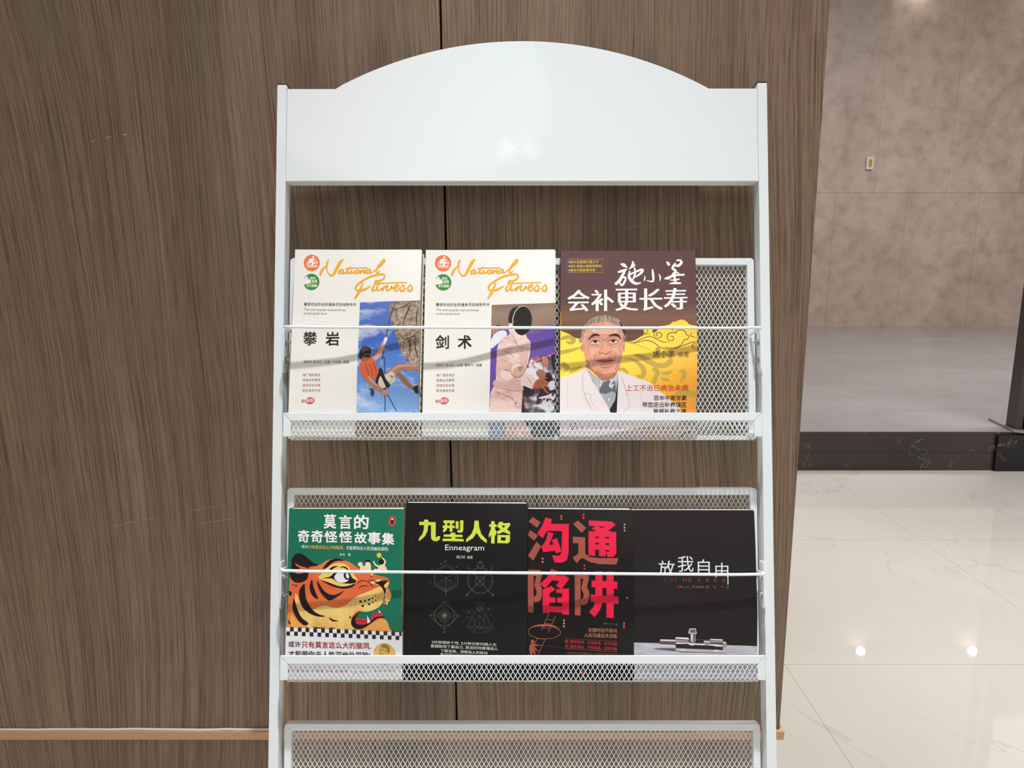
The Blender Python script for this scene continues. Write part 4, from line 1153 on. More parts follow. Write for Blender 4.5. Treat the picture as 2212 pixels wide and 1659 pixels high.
    A.blob(b([(1722, 250), (1790, 258), (1782, 290), (1730, 290)]), (222, 96, 62), 5); A.poly(b([(1770, 268), (1796, 270), (1780, 310)]), wh, 6)
    # mouth
    A.blob(b([(1384, 400), (1310, 448), (1252, 520), (1246, 610), (1310, 668), (1420, 662), (1540, 584), (1650, 505), (1750, 492), (1660, 468), (1560, 520), (1460, 600), (1380, 602), (1322, 560), (1322, 480)]), bk, 6)
    A.poly(cr(b([(1334, 478), (1372, 430), (1440, 418), (1560, 402), (1650, 372), (1640, 412), (1560, 446), (1510, 520), (1420, 520)])), (18, 108, 80), 7)
    A.blob(b([(1312, 510), (1400, 512), (1490, 524), (1480, 588), (1400, 604), (1325, 590)]), (188, 50, 62), 8); A.blob(b([(1528, 530), (1556, 452), (1640, 414), (1712, 432), (1712, 470), (1620, 486), (1540, 544)]), (188, 50, 62), 8)
    A.line(b([(1320, 545), (1400, 552), (1480, 556)]), .8, (120, 26, 40), 9)
    A.poly(b([(1486, 462), (1534, 560), (1488, 586)]), wh, 9); A.poly(b([(1655, 374), (1697, 420), (1664, 416)]), wh, 9)
    # three figures on the muzzle
    sk = (240, 208, 172)
    A.ell(*a([(1380, 1226)])[0], 5.2, 5.2, sk, 4); A.line(a([(1352, 1200), (1380, 1186), (1408, 1200)]), 1.2, bk, 5); A.blob(a([(1382, 1262), (1440, 1250), (1452, 1310), (1386, 1316)]), sk, 4)
    A.blob(a([(1452, 1300), (1462, 1216), (1532, 1216), (1536, 1318), (1450, 1322)]), sk, 4); A.blob(a([(1456, 1196), (1470, 1162), (1534, 1164), (1530, 1200), (1496, 1190)]), bk, 6); A.ell(*a([(1496, 1206)])[0], 4.6, 4.6, sk, 5)
    A.blob(a([(1640, 1330), (1672, 1240), (1740, 1230), (1784, 1300), (1770, 1336)]), (228, 210, 186), 4); A.ell(*a([(1700, 1186)])[0], 5.6, 6.0, bk, 5)
    A.line(a([(1730, 1240), (1756, 1180), (1706, 1122)]), [4, 3.4, 2.4], sk, 5); A.line(a([(1670, 1260), (1608, 1230), (1580, 1176)]), [4, 3.2, 2.4], sk, 5); A.blob(a([(1580, 1320), (1606, 1290), (1650, 1310), (1640, 1340)]), sk, 5)
    A.ell(*a([(1664, 1090)])[0], 5.2, 5.4, (222, 186, 60), 5); A.line(a([(1538, 1398), (1560, 1370), (1590, 1340)]), [3, 2.4, 3], sk, 5); A.line(a([(1530, 1398), (1566, 1404)]), 1.6, bk, 6)
def art_4_band(A):
    b = Z(580, 1260, 6.9125)
    def T(s, x0, y0, x1, y1, m, L=3, bold=0, dy=0):
        (p, q), (r, t) = b([(x0, y0), (x1, y1)])
        A.text(s, p, q, r, t, m, L, bold, dy)
    for r in range(2):
        for k in range(15):
            x0 = 325 + 117 * k - (0 if r == 0 else 56); x1 = x0 + 56
            y0 = lambda x: 650 + (x - 275) * .032 + (r * 64)
            A.poly(b([(x0, y0(x0)), (x1, y0(x1)), (x1 - 1, y0(x1) + 64), (x0 - 1, y0(x0) + 64)]), (40, 36, 38), 1)
    T('或许', 300, 862, 486, 950, INK, bold=.016, dy=1); T('只有莫言这么大的脑洞,', 497, 868, 1532, 972, (148, 34, 44), bold=.016, dy=2.4)
    T('才能带你去人性深幽处探险!', 300, 1010, 1522, 1110, INK, bold=.018, dy=3)
    A.ell(*b([(1735, 1052)])[0], 24, 24, (150, 110, 52), 1); A.ell(*b([(1735, 1052)])[0], 23.2, 23.2, (216, 180, 106), 2)
    face = [(1700, 908), (1682, 940), (1672, 966), (1676, 980), (1652, 1014), (1670, 1026), (1662, 1044), (1672, 1056), (1672, 1078), (1706, 1086), (1716, 1110), (1700, 1150), (1800, 1150), (1788, 1070), (1812, 1000), (1804, 935), (1755, 902)]
    A.poly(b(face), (206, 166, 92), 3)
    A.line(b(face[:12]), .9, (110, 76, 34), 4, False)
    A.blob(b([(1686, 938), (1700, 906), (1752, 898), (1806, 932), (1818, 992), (1794, 1052), (1782, 1004), (1762, 966), (1716, 950)]), (150, 110, 56), 4)
    for pts in ([(1690, 982), (1706, 976), (1722, 982)], [(1696, 992), (1712, 994)], [(1672, 1044), (1694, 1042)], [(1752, 990), (1768, 996), (1760, 1016), (1748, 1014)]):
        A.line(b(pts), .9, (110, 76, 34), 5)
    T('或许只有莫言这么大的脑洞 才能去人性深幽处', 286, 1278, 1190, 1326, (160, 70, 60), dy=2)
    A.poly(b([(1264, 1344), (1284, 1300), (1306, 1346)]), (70, 66, 70), 3); T('出版社', 1320, 1310, 1490, 1340, (150, 148, 152))
    T('莫言的奇奇怪怪故事集', 1580, 1282, 1885, 1316, (120, 118, 122))
def art_5(A):
    a = Z(860, 1040, 6.9125); b = Z(860, 1260, 6.9125)
    def T(s, x0, y0, x1, y1, m, zz=a, L=3, bold=0, dy=0):
        (p, q), (r, t) = zz([(x0, y0), (x1, y1)])
        A.text(s, p, q, r, t, m, L, bold, dy)
    lime, g, dg = (202, 214, 72), (92, 90, 88), (66, 64, 63)
    # heavy display lettering drawn stroke by stroke
    def H(*polys):
        for p in polys:
            A.poly(a(p), lime, 3)
    H([(316, 602), (388, 602), (388, 570), (452, 570), (452, 604), (562, 608), (562, 820), (575, 840), (588, 820), (590, 815), (630, 818), (620, 868), (585, 890), (530, 888), (500, 862), (492, 820), (494, 655), (450, 652), (440, 740), (400, 820), (312, 892), (312, 848), (360, 790), (384, 720), (388, 652), (316, 650)])
    H([(680, 580), (842, 580), (842, 620), (812, 620), (812, 658), (848, 660), (848, 694), (812, 694), (812, 750), (770, 750), (770, 694), (735, 694), (720, 734), (672, 762), (672, 726), (690, 694), (666, 692), (666, 658), (700, 656), (700, 622), (680, 620)])
    H([(862, 592), (905, 592), (905, 704), (862, 702)], [(928, 576), (976, 578), (974, 724), (960, 756), (928, 764), (888, 756), (886, 722), (926, 724)])
    H([(682, 790), (770, 790), (800, 762), (855, 762), (855, 792), (964, 794), (964, 828), (855, 828), (855, 850), (980, 856), (980, 892), (665, 888), (665, 852), (800, 850), (800, 826), (682, 824)])
    A.poly(a([(735, 620), (775, 620), (775, 658), (735, 656)]), (18, 16, 15), 4)
    H([(1142, 582), (1204, 582), (1212, 680), (1245, 780), (1328, 870), (1322, 914), (1235, 850), (1175, 762), (1120, 842), (1018, 902), (1016, 862), (1096, 780), (1134, 690)])
    H([(1392, 588), (1442, 588), (1442, 632), (1472, 634), (1470, 672), (1444, 672), (1452, 712), (1470, 740), (1462, 806), (1444, 780), (1442, 918), (1390, 916), (1390, 790), (1358, 836), (1356, 780), (1384, 712), (1390, 672), (1362, 670), (1364, 632), (1392, 632)])
    H([(1510, 598), (1570, 598), (1560, 620), (1672, 612), (1672, 650), (1625, 708), (1674, 744), (1672, 786), (1575, 746), (1490, 782), (1474, 744), (1530, 706), (1500, 680), (1478, 668)])
    A.poly(a([(1545, 652), (1602, 652), (1576, 688)]), (18, 16, 15), 4)
    H([(1484, 792), (1672, 792), (1668, 890), (1640, 914), (1482, 912)]); A.poly(a([(1538, 824), (1606, 826), (1604, 874), (1536, 872)]), (18, 16, 15), 4)
    T('Enneagram', 704, 942, 1286, 1050, (232, 230, 228), bold=-.006); T('满江树', 870, 1102, 1000, 1146, (206, 204, 202)); T('编著', 1032, 1106, 1116, 1148, (206, 204, 202))
    def PL(zz, pts, w=.8, col=g, closed=True):
        A.line(zz(pts), w, col, 2, False, closed=closed)
    hexa = lambda cx, cy, r: [(cx + r * math.sin(math.pi / 3 * i), cy - r * math.cos(math.pi / 3 * i)) for i in range(6)]
    PL(a, hexa(718, 1448, 202), 1.0); PL(a, hexa(718, 1448, 168), .6, dg); PL(a, hexa(718, 1448, 232)[5:] + hexa(718, 1448, 232)[:2], .6, dg, False)
    PL(a, [(715, 1440), (868, 1530), (715, 1630), (570, 1530)], .9); PL(a, [(715, 1470), (826, 1530), (715, 1604), (612, 1530)], .6, dg); PL(a, [(715, 1500), (780, 1530), (715, 1576), (655, 1530)], .6, dg)
    PL(a, [(715, 1440), (715, 1700)], .8, g, False); PL(a, [(545, 1340), (715, 1440), (890, 1340)], .7, dg, False)
    for x, y in ((636, 1228), (690, 1196), (720, 1184), (880, 1272), (508, 1315), (925, 1328), (775, 1474), (478, 1500), (716, 1440)):
        A.ell(*a([(x, y)])[0], 1.4, 1.4, g, 2, 0, 10)
    A.ring(*a([(1228, 1472)])[0], 26.6, 27, 1.0, g, 2); PL(a, hexa(1226, 1478, 76), .9); PL(a, hexa(1226, 1478, 40), .6, dg)
    PL(a, [(1100, 1340), (1414, 1690)], .9, g, False); PL(a, [(1360, 1340), (1030, 1680)], .9, g, False)
    PL(a, [(1188, 1228), (1228, 1186), (1272, 1228)], 1, g, False); A.ring(*a([(1228, 1196)])[0], 2, 2, .8, g, 2, 12); PL(a, [(1228, 1240), (1228, 1330)], .7, dg, False)
    for x in (1188, 1270):
        A.ell(*a([(x, 1262)])[0], 1.8, 2, g, 2, 0, 10)
    for s in (-1, 1):
        PL(a, [(1228 + s * 130, 1338), (1228 + s * 170, 1290), (1228 + s * 205, 1300)], .8, g, False); PL(a, [(1228 + s * 170, 1290), (1228 + s * 176, 1262)], .8, g, False)
        A.poly(b([(1225 + s * 210, 185), (1225 + s * 200, 140), (1225 + s * 176, 168)]), g, 2)
    PL(a, [(1310, 1482), (1440, 1484)], .7, dg, False); PL(a, [(1060, 1478), (1150, 1478)], .7, dg, False)
    PL(b, [(697, 262), (906, 480), (692, 692), (480, 478)], 1.0); A.ring(*b([(693, 478)])[0], 21.4, 21.8, .9, g, 2)
    for r_ in (116, 92, 62, 44):
        PL(b, [(694, 478 - r_ * 1.05), (694 + r_, 480), (693, 478 + r_ * 1.05), (694 - r_, 478)], .8 if r_ != 92 else .6)
    A.poly(b([(694, 440), (724, 476), (692, 514), (664, 476)]), (110, 108, 106), 2)
    PL(b, [(694, 262), (694, 330)], .7, g, False); PL(b, [(692, 620), (692, 740)], .8, g, False); PL(b, [(455, 470), (480, 478), (545, 478)], .7, g, False); PL(b, [(838, 480), (906, 480), (940, 482)], .7, g, False)
    A.poly(b([(692, 700), (708, 740), (678, 740)]), g, 2)
    PL(b, [(1222, 290), (1416, 660), (1028, 644)], 1.1); PL(b, [(1222, 340), (1380, 640), (1062, 628)], .8, dg); PL(b, [(1146, 272), (1302, 282), (1222, 414)], 1.0); PL(b, [(1222, 330), (1252, 372), (1222, 420), (1192, 372)], .8)
    PL(b, [(1220, 590), (1300, 736), (1138, 722)], 1.0); A.ring(*b([(1220, 574)])[0], 9.6, 10, .8, dg, 2); A.ring(*b([(1220, 574)])[0], 12, 12.4, .5, dg, 2)
    for cx, cy in ((1058, 470), (1354, 425)):
        PL(b, [(cx - 78, cy - 66), (cx + 78, cy - 66), (cx, cy + 70)], .7, dg); PL(b, [(cx - 34, cy - 30), (cx, cy - 92), (cx + 34, cy - 30)], .7, dg); A.ring(*b([(cx, cy + 110)])[0], 12, 13, .5, dg, 2)
        A.poly(b([(cx - 10, cy - 42), (cx, cy - 66), (cx + 10, cy - 42)]), g, 2)
    for y in (660, 690, 708):
        PL(b, [(1030 + (y - 660), y), (1150, y + 4)], .7, dg, False); PL(b, [(1290, y + 4), (1416 - (y - 660), y + 8)], .7, dg, False)
    for y in (475, 570, 680):
        A.poly(b([(1208, y + 10), (1220, y - 14), (1232, y + 10)]), g, 2)
    tx = (222, 220, 218)
    T('3分钟透析个性, 5分钟诊断问题人生', 503, 870, 1470, 918, tx, b, dy=5.5); T('更细致地了解自己, 更透彻地看懂他人', 485, 930, 1490, 980, tx, b, dy=6)
    T('了解自我、洞悉他人的秘诀', 636, 998, 1336, 1046, tx, b, dy=5); T('斯坦福大学商学院必修课程', 632, 1058, 1336, 1104, tx, b, dy=5)
    T('文艺出版社', 1040, 1270, 1360, 1312, (120, 124, 150), b)
    A.line(a([(190, 320), (196, 900)]) + b([(180, 0), (176, 1400)]), .6, (44, 42, 41), 1, False)
def art_6(A):
    a = Z(1120, 1040, 6.9125); b = Z(1120, 1260, 6.9125)
    def T(s, x0, y0, x1, y1, m, zz=b, L=3, bold=0, dy=0):
        (p, q), (r, t) = zz([(x0, y0), (x1, y1)])
        A.text(s, p, q, r, t, m, L, bold, dy)
    rd, br, bk = (226, 28, 66), (158, 80, 66), (18, 15, 15)
    for p in ([(210, 530), (330, 610), (275, 690), (152, 600)], [(170, 728), (292, 805), (235, 882), (125, 800)], [(268, 900), (338, 965), (222, 1180), (140, 1110)], [(885, 580), (1008, 690), (940, 760), (815, 632)],
              [(808, 820), (990, 828), (992, 1072), (1060, 1118), (1200, 1134), (1478, 1130), (1450, 1226), (1200, 1222), (1070, 1196), (1000, 1160), (960, 1138), (925, 1145), (865, 1215), (805, 1130), (890, 1070), (890, 915), (808, 915)]):
        A.poly(a(p), br, 2)
    A.poly(a([(405, 535), (498, 562), (480, 632), (752, 630), (745, 1060), (720, 1170), (650, 1208), (540, 1208), (500, 1102), (610, 1105), (640, 1060), (650, 740), (430, 735), (360, 845), (280, 775), (350, 670)]), rd, 2)
    A.poly(a([(440, 748), (525, 775), (458, 945), (522, 945), (497, 870), (575, 845), (640, 1040), (565, 1072), (548, 1030), (370, 1055), (340, 975), (410, 880)]), rd, 2)
    A.poly(a([(1045, 578), (1385, 592), (1442, 638), (1330, 730), (1410, 748), (1448, 738), (1450, 1050), (1420, 1105), (1375, 1115), (1320, 1115), (1298, 1045), (1290, 1110), (1195, 1105), (1195, 1010), (1140, 1005), (1140, 1100), (1040, 1095), (1040, 738), (1160, 738), (1090, 700), (1140, 660), (1045, 655)]), rd, 2)
    for x0, y0, x1, y1 in ((1140, 815, 1195, 836), (1288, 820, 1348, 842), (1140, 907, 1195, 932), (1288, 913, 1348, 938), (1290, 1014, 1348, 1036)):
        A.rect(*a([(x0, y0)])[0], *a([(x1, y1)])[0], bk, 3)
    A.poly(a([(1185, 664), (1280, 666), (1236, 690)]), bk, 3)
    for dx, dy in ((0, 0), (698, 32)):
        f = lambda p: b([(x + dx, y + dy) for x, y in p])
        A.poly(f([(138, -203), (225, -203), (224, 437), (140, 435)]), br, 2)
        A.poly(f([(225, -203), (320, -200), (352, -128), (316, 10)]) + cr(f([(316, 10), (350, 90), (346, 200), (308, 268), (230, 282)]), False) + f([(228, 195), (262, 182), (272, 120), (234, 34), (266, -110), (225, -110)]), br, 2)
    A.poly(b([(490, -219), (585, -186), (560, -116), (690, -121), (758, -81), (640, 84), (560, 34), (612, -41), (500, -46), (400, 74), (315, 9), (420, -81)]), rd, 2)
    A.poly(b([(488, 38), (552, 85), (462, 150), (462, 205), (550, 210), (550, 285), (460, 288), (460, 340), (650, 342), (650, 288), (575, 285), (575, 210), (650, 205), (650, 142), (562, 138), (565, 84), (752, 70), (752, 462), (655, 458), (650, 432), (460, 425), (460, 445), (362, 440), (362, 92)]), rd, 2)
    for p in ([(1085, -55), (1465, -40), (1462, 65), (1085, 45)], [(1070, 155), (1480, 180), (1480, 285), (1075, 262)], [(1305, -190), (1410, -190), (1410, 500), (1305, 495)]):
        A.poly(b(p), rd, 2)
    A.poly(b([(1140, -190), (1245, -190), (1245, 150)]) + cr(b([(1245, 150), (1238, 290), (1195, 400), (1130, 490)]), False) + b([(1050, 415), (1118, 330), (1140, 220)]), rd, 2)
    for x, y in ((640, 516), (640, 554)):
        A.rect(*a([(x - 14, y - 14)])[0], *a([(x + 14, y + 14)])[0], (150, 100, 66), 2)
    for x, y, c in ((968, 494, rd), (968, 541, rd), (360, 1152, (190, 110, 84)), (360, 1200, (190, 110, 84))):
        A.ell(*a([(x, y)])[0], 2.3, 2.4, c, 2, 0, 16)
    for x, y in ((677, 547), (677, 594), (677, 638)):
        A.ell(*b([(x, y)])[0], 2.2, 2.3, (190, 124, 100), 2, 0, 16)
    for x, y, c in ((1572, 630, (190, 160, 130)), (1572, 676, (190, 160, 130)), (1572, 720, (190, 160, 130)), (980, 1244, (206, 70, 70)), (980, 1290, (206, 70, 70))):
        A.poly(a([(x - 16, y + 14), (x, y - 16), (x + 16, y + 14)]), c, 2)
    for y in (573, 607, 640):
        A.rect(*b([(1552, y - 11)])[0], *b([(1576, y + 11)])[0], (224, 84, 92), 2)
    A.ell(*b([(1605, 194)])[0], 2.3, 2.4, (178, 120, 104), 2, 0, 16); A.ring(*a([(1554, 1026)])[0], 3.6, 3.8, .6, (70, 54, 52), 2, 16)
    A.line(a([(1460, 520), (1466, 560)]), .6, (70, 54, 52), 2, False)
    ln = (168, 104, 82)
    A.line(b([(455, 455), (340, 692)]), .9, ln, 2, False); A.line(b([(552, 492), (440, 742)]), .9, ln, 2, False)
    for p in ([(420, 536), (528, 548)], [(390, 598), (500, 606)], [(358, 660), (466, 674)], [(268, 826), (402, 832)], [(240, 920), (362, 930)], [(200, 1004), (318, 1012)]):
        A.line(b(p), .9, ln, 2, False)
    A.line(b([(280, 822), (165, 1088)]), .9, ln, 2, False); A.line(b([(402, 830), (280, 1088)]), .9, ln, 2, False)
    A.line(b([(150, 690), (240, 640), (390, 625), (540, 645), (630, 715)]), [.8, 2.6, 4.0, 3.2, .8], (168, 92, 66), 3); A.line(b([(150, 690), (160, 760), (270, 815), (390, 828), (520, 815), (615, 765), (630, 715)]), .9, ln, 3)
    A.ell(*b([(210, 872)])[0], 4.1, 4.4, br, 3); A.blob(b([(172, 920), (215, 905), (285, 915), (284, 936), (238, 940), (275, 985), (268, 998), (230, 985), (255, 1050), (235, 1062), (208, 1010), (208, 1088), (188, 1088), (162, 1000)]), br, 3)
    tb = (200, 128, 92)
    T('关键时刻不踩坑', 1036, 656, 1466, 722, tb, dy=1.4); T('人际沟通话术训练', 978, 738, 1466, 804, tb, dy=1.6)
    A.line(b([(690, 818), (1472, 860)]), .7, (130, 80, 62), 3, False); A.line(b([(690, 972), (1472, 1018)]), .7, (130, 80, 62), 3, False); A.line(b([(768, 838), (766, 968)]), .6, (130, 80, 62), 3, False)
    r2 = (206, 44, 58)
    T('解', 690, 838, 742, 886, r2, bold=.006); T('答非所问、交浅言深、过于尖锐', 778, 858, 1470, 908, r2, dy=5.0, bold=.006); T('决', 690, 908, 742, 956, r2, bold=.006); T('毫无章法、不知变通、沉闷无趣', 778, 932, 1470, 982, r2, dy=5.4, bold=.006)
    T('一本年轻人获得他人认同感的说话指南', 692, 1032, 1474, 1076, (134, 84, 64), dy=4.4); T('真正沟通快速认识 提升沟通的能力', 692, 1082, 1474, 1126, (134, 84, 64), dy=3)
    T('李劲', 1256, 572, 1314, 600, (130, 110, 104)); A.line(b([(1332, 588), (1426, 594)]), .6, (130, 110, 104), 3, False); T('著', 1440, 582, 1468, 612, (130, 110, 104))
    A.ell(*b([(962, 1326)])[0], 2.6, 2.8, rd, 2); A.ell(*b([(970, 1376)])[0], 1.8, 1.9, rd, 2); T('出版社', 1180, 1246, 1440, 1276, (120, 110, 108))
    A.line(a([(214, 420), (216, 1250)]), .5, (48, 44, 44), 1, False); A.line(b([(380, 932), (700, 962), (1664, 1058)]), .5, (70, 66, 66), 1, False)
def art_7(A):
    a = Z(1350, 1040, 6.9125); b = Z(1350, 1260, 6.9125)
    def T(s, x0, y0, x1, y1, m, zz=a, L=3, bold=0, dy=0):
        (p, q), (r, t) = zz([(x0, y0), (x1, y1)])
        A.text(s, p, q, r, t, m, L, bold, dy)
    wh = (226, 224, 222)
    T('放', 497, 1180, 742, 1406, wh, bold=-.004); T('我', 784, 1110, 1018, 1346, wh, bold=-.004); T('自', 1080, 1158, 1258, 1392, wh, bold=-.004); T('由', 1340, 1206, 1532, 1420, wh, bold=-.004)
    A.line(a([(1522, 1250), (1526, 1532)]), 2.0, wh, 3, False)
    for s, x0, x1 in (('C', 588, 632), ('U', 672, 712), ('T', 728, 776), ('M', 856, 920), ('E', 946, 992), ('F', 1090, 1130), ('R', 1202, 1258), ('E', 1320, 1364), ('E', 1446, 1490)):
        T(s, x0, 1440, x1, 1496, (128, 60, 60), bold=-.012)
    T('[美] J.R. 乔纳森 著', 775, 1552, 1250, 1592, (158, 82, 58)); T('张', 1312, 1552, 1352, 1590, (158, 82, 58)); T('宁', 1420, 1552, 1458, 1590, (158, 82, 58)); T('译', 1495, 1552, 1540, 1590, (158, 82, 58))
    A.poly(b([(90, 884), (1000, 905), (1980, 932), (1980, 1480), (90, 1480)]), PM['tabletop'], 1)
    A.blob(b([(420, 978), (560, 968), (760, 972), (760, 1010), (900, 1030), (1100, 1044), (840, 1024), (620, 1000)]), (84, 80, 86), 2)
    hi, md, lo, dk = (226, 222, 222), (150, 142, 146), (84, 74, 82), (42, 34, 40)
    # bolt photographed on the cover
    A.poly(b([(524, 836), (756, 842), (756, 950), (524, 940), (518, 900)]), md, 3); A.poly(b([(530, 836), (756, 842), (756, 858), (528, 852)]), hi, 4); A.poly(b([(524, 866), (756, 874), (756, 912), (522, 902)]), lo, 4); A.poly(b([(522, 918), (756, 928), (756, 944), (524, 936)]), hi, 4)
    A.poly(b([(750, 802), (938, 808), (960, 828), (1050, 832), (1176, 832), (1240, 838), (1270, 822), (1455, 830), (1462, 996), (760, 968), (750, 940)]), lo, 3)
    A.poly(b([(752, 802), (938, 808), (958, 828), (940, 836), (752, 822)]), hi, 4); A.poly(b([(754, 836), (930, 846), (960, 880), (760, 872)]), md, 4); A.poly(b([(754, 880), (960, 888), (1060, 896), (1180, 900), (1460, 920), (1462, 936), (1100, 918), (754, 898)]), hi, 4)
    A.poly(b([(1050, 838), (1172, 838), (1180, 890), (1050, 884)]), dk, 4); A.poly(b([(1172, 852), (1270, 858), (1272, 908), (1220, 930), (1176, 905)]), md, 5); A.poly(b([(1176, 858), (1268, 864), (1268, 876), (1176, 870)]), hi, 6)
    A.poly(b([(1272, 824), (1452, 832), (1456, 850), (1272, 842)]), hi, 5); A.poly(b([(1274, 850), (1456, 858), (1456, 884), (1274, 876)]), md, 5)
    A.poly(b([(756, 910), (840, 914), (1300, 930), (1420, 940), (1460, 960), (1460, 990), (760, 962)]), dk, 4.5); A.blob(b([(800, 912), (880, 920), (960, 912), (900, 900)]), dk, 5); A.poly(b([(1280, 905), (1400, 912), (1450, 945), (1330, 936)]), hi, 6)
    A.poly(b([(1458, 862), (1498, 866), (1515, 892), (1512, 944), (1462, 960)]), md, 4); A.poly(b([(1462, 868), (1498, 872), (1508, 890), (1462, 886)]), hi, 5)
    A.poly(b([(748, 984), (800, 980), (1470, 996), (1524, 1024), (1510, 1040), (820, 1020), (748, 1004)]), (186, 176, 180), 4); A.poly(b([(750, 1002), (820, 1016), (1510, 1036), (1505, 1042), (820, 1026), (750, 1010)]), lo, 5)
    A.ell(*b([(860, 990)])[0], 5.4, 1.5, hi, 6); A.ell(*b([(1364, 1002)])[0], 6, 1.7, hi, 6)
    A.poly(b([(974, 752), (1050, 756), (1052, 862), (1010, 900), (978, 850)]), md, 6); A.poly(b([(980, 756), (1004, 758), (1004, 872), (984, 846)]), hi, 7); A.poly(b([(1022, 758), (1036, 758), (1036, 870), (1024, 880)]), lo, 7)
    A.blob(b([(940, 880), (1000, 915), (1060, 890), (1020, 925), (960, 915)]), hi, 7)
    A.poly(b([(964, 672), (1052, 674), (1072, 738), (1060, 752), (952, 748), (940, 734)]), md, 7); A.poly(b([(980, 684), (1036, 686), (1050, 736), (966, 732)]), (100, 94, 98), 8); A.line(b([(964, 672), (1052, 674)]), 1.2, hi, 8, False); A.line(b([(944, 740), (1068, 744)]), 1.4, hi, 8, False); A.line(b([(962, 676), (944, 734)]), 1, hi, 8, False)
    rg = random.Random(3)
    for i in range(60):
        x, y = rg.uniform(100, 1860), rg.uniform(430, 950)
        if x < 900 and rg.random() < .6: continue
        A.ell(*a([(x, y)])[0], rg.uniform(.25, .6), rg.uniform(.25, .6), (74, 68, 64), 1, 0, 6)

GROUP = {1: (art_1, WHITE_COVER, .0140, .0132), 2: (art_2, WHITE_COVER, .0140, .0134), 3: (art_3, PM['maroon'], .0140, .0100), 4: (art_4, (20, 108, 82), .0190, .0080),
         5: (art_5, (18, 16, 15), .0180, .0070), 6: (art_6, (18, 15, 15), .0190, .0085), 7: (art_7, (32, 28, 30), .0150, .0050)}
BACK = {1: (230, 228, 222), 2: (230, 228, 222), 3: (96, 58, 56), 4: (18, 92, 70), 5: (26, 24, 23), 6: (24, 22, 22), 7: (38, 34, 36)}
PAGE = {1: (222, 206, 178), 2: (206, 186, 150), 3: (206, 182, 120), 4: (234, 212, 170), 5: (236, 232, 220), 6: (238, 236, 222), 7: (240, 240, 236)}
LABEL = {1: 'white-covered sports guide with a rock climber against blue sky on its cover',
         2: 'white-covered sports guide with a fencer in a black mask on its cover',
         3: 'maroon and yellow health book with a white-coated older man on its cover',
         4: 'green story book with a roaring tiger head and checkered paper band',
         5: 'black paperback with lime green title and thin line diagrams',
         6: 'black paperback with huge red and brown characters and a small ladder',
         7: 'near-black book with thin white title and a metal bolt on its cover'}
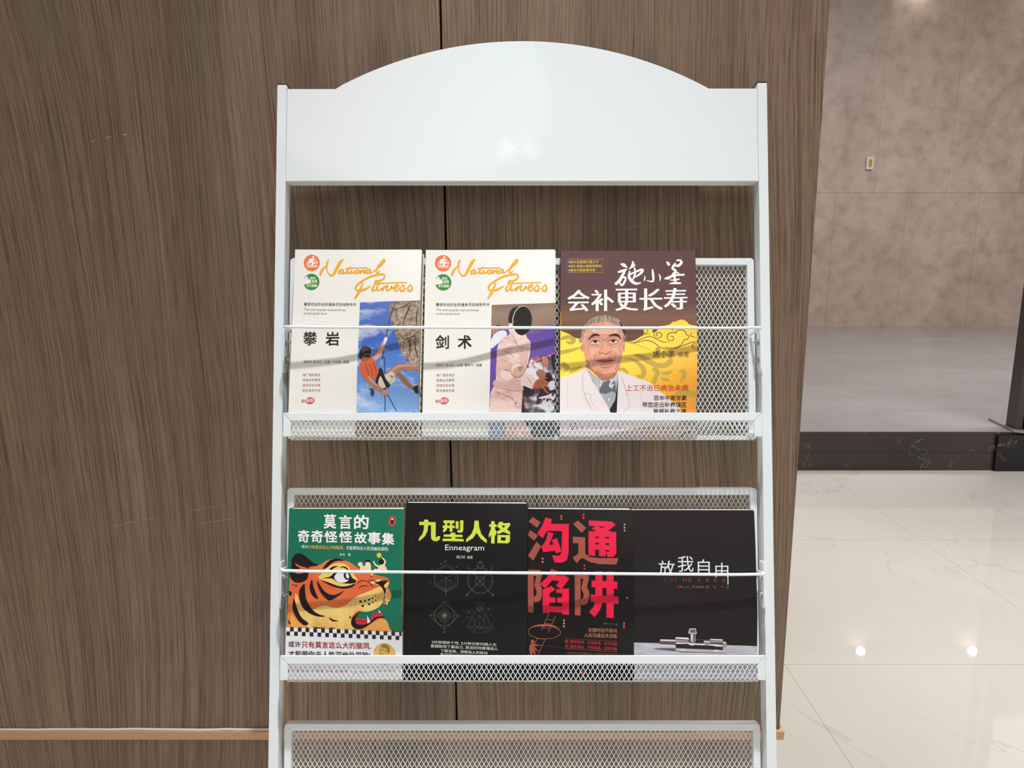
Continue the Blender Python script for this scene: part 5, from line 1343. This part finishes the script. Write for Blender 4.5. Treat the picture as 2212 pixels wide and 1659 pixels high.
def make_book(k):
    xc, H, W, roll, row, quad = BOOKS[k]
    art, base, th, bow = GROUP[k]
    nb, nt = (.0185, .0070) if row == 0 else (.0185, .0115)
    tilt = (nb - nt) / H
    tb = -.2295 - .291 * row
    # local axes: u right, v up the cover, w out of the cover
    er = Vector((1, 0, 0)); eu = U_ * math.cos(tilt) - N_ * math.sin(tilt); en = N_ * math.cos(tilt) + U_ * math.sin(tilt)
    u_ = er * math.cos(roll) - eu * math.sin(roll); v_ = er * math.sin(roll) + eu * math.cos(roll)
    org = P(xc, tb, nb) - u_ * (W / 2)
    M = Matrix(((u_.x, v_.x, en.x, org.x), (u_.y, v_.y, en.y, org.y), (u_.z, v_.z, en.z, org.z), (0, 0, 0, 1)))
    root = empty('paperback_book', label=LABEL[k], cat='book', group='books displayed on the rack', mtx=M)
    ph = k * 1.7
    def surf(u, v):
        a = min(max(u / W, 0), 1); b = min(max(v / H, 0), 1)
        q = min(max((b - .09) / .31, 0), 1)
        h = q * q * (3 - 2 * q) * (1 - .45 * max(0, (b - .62) / .38) ** 2)
        return bow * h * (a ** 1.35 + .05 * math.sin(a * 7 + ph) * a * (1 - a) * 4)
    # pages: solid block following the cover
    nu, nv = 17, 20
    m = MB(); ins = .0012
    def grid(fz, flip):
        o = len(m.v)
        for j in range(nv + 1):
            for i in range(nu + 1):
                u = .0008 + (W - .0008 - ins) * i / nu; v = ins * .7 + (H - ins * 1.4) * j / nv
                m.v.append((u, v, fz(u, v)))
        for j in range(nv):
            for i in range(nu):
                q = (o + j * (nu + 1) + i, o + j * (nu + 1) + i + 1, o + (j + 1) * (nu + 1) + i + 1, o + (j + 1) * (nu + 1) + i)
                m.f.append(q[::-1] if flip else q); m.mi.append(0)
        return o
    o1 = grid(lambda u, v: surf(u, v) - .0005, False)
    o2 = grid(lambda u, v: -th + .0004, True)
    ringi = [i for i in range(nu + 1)] + [j * (nu + 1) + nu for j in range(1, nv + 1)] + [nv * (nu + 1) + i for i in range(nu - 1, -1, -1)] + [j * (nu + 1) for j in range(nv - 1, 0, -1)]
    for p, q in zip(ringi, ringi[1:] + ringi[:1]):
        m.f.append((o2 + p, o2 + q, o1 + q, o1 + p)); m.mi.append(0)
    a_ = mat('book_pages_%d' % (sum(PAGE[k])), PAGE[k], .8)
    m.build('pages', a_, root)
    # cover: printed front, spine and back in one sheet
    A = Art(W, H, quad)
    cut = .0016
    A.raw([(0, 0), (W - cut, 0), (W, cut), (W, H - cut), (W - cut, H), (0, H)], [tuple(range(6))], base, 0)
    art(A)
    if k == 2:
        s1 = BOOKS[1]
        h1 = homography(s1[5], W, H)
        keep = A.h; A.h = h1; sports_shared(A); A.h = keep
    bi = A.slot(BACK[k])
    def extra(bm, uvl):
        t = .0003
        fr = [[None] * 2 for _ in range(nv + 1)]
        for j in range(nv + 1):
            v = H * j / nv
            fr[j][0] = bm.verts.new((-.0002, v, surf(0, v))); fr[j][1] = bm.verts.new((-.0002, v, -th))
        for j in range(nv):
            f = bm.faces.new((fr[j][0], fr[j + 1][0], fr[j + 1][1], fr[j][1])); f.material_index = bi
        bv, bf = box(-.0002, W, 0, H, -th - t, -th)
        vv = [bm.verts.new(p) for p in bv]
        for q in bf:
            f = bm.faces.new([vv[i] for i in q]); f.material_index = bi
        # underside of the front sheet and its edges
        prev = None
        n_ = 16
        ring_ = [(W * i / n_, 0) for i in range(n_)] + [(W, H * j / nv) for j in range(nv)] + [(W * (1 - i / n_), H) for i in range(n_)]
        tp = [bm.verts.new((u, v, surf(u, v))) for u, v in ring_]; bt = [bm.verts.new((u, v, surf(u, v) - .0004)) for u, v in ring_]
        for i in range(len(ring_) - 1):
            f = bm.faces.new((tp[i], bt[i], bt[i + 1], tp[i + 1])); f.material_index = bi
    A.build('cover', root, surf, extra=extra)
    if k == 4:
        Hb = .0570
        B2 = Art(W, H, quad)
        B2.raw([(-.0009, .0006), (W + .0006, .0006), (W + .0006, Hb + .0008), (-.0009, Hb + .0056)], [(0, 1, 2, 3)], (226, 225, 228), 0)
        art_4_band(B2)
        wi = B2.slot((226, 225, 228))
        def ext2(bm, uvl):
            for u in (-.0009, W + .0006):
                n_ = 6; pv = None
                for j in range(n_ + 1):
                    v = .0006 + (Hb - .0006) * j / n_
                    c = (bm.verts.new((u, v, surf(u, v) + .00075)), bm.verts.new((u, v, -th - .0008)))
                    if pv:
                        f = bm.faces.new((pv[0], c[0], c[1], pv[1])); f.material_index = wi
                    pv = c
        B2.build('paper_band', root, surf, lift=.00075, extra=ext2)
    return root
for k in range(1, 8):
    make_book(k)
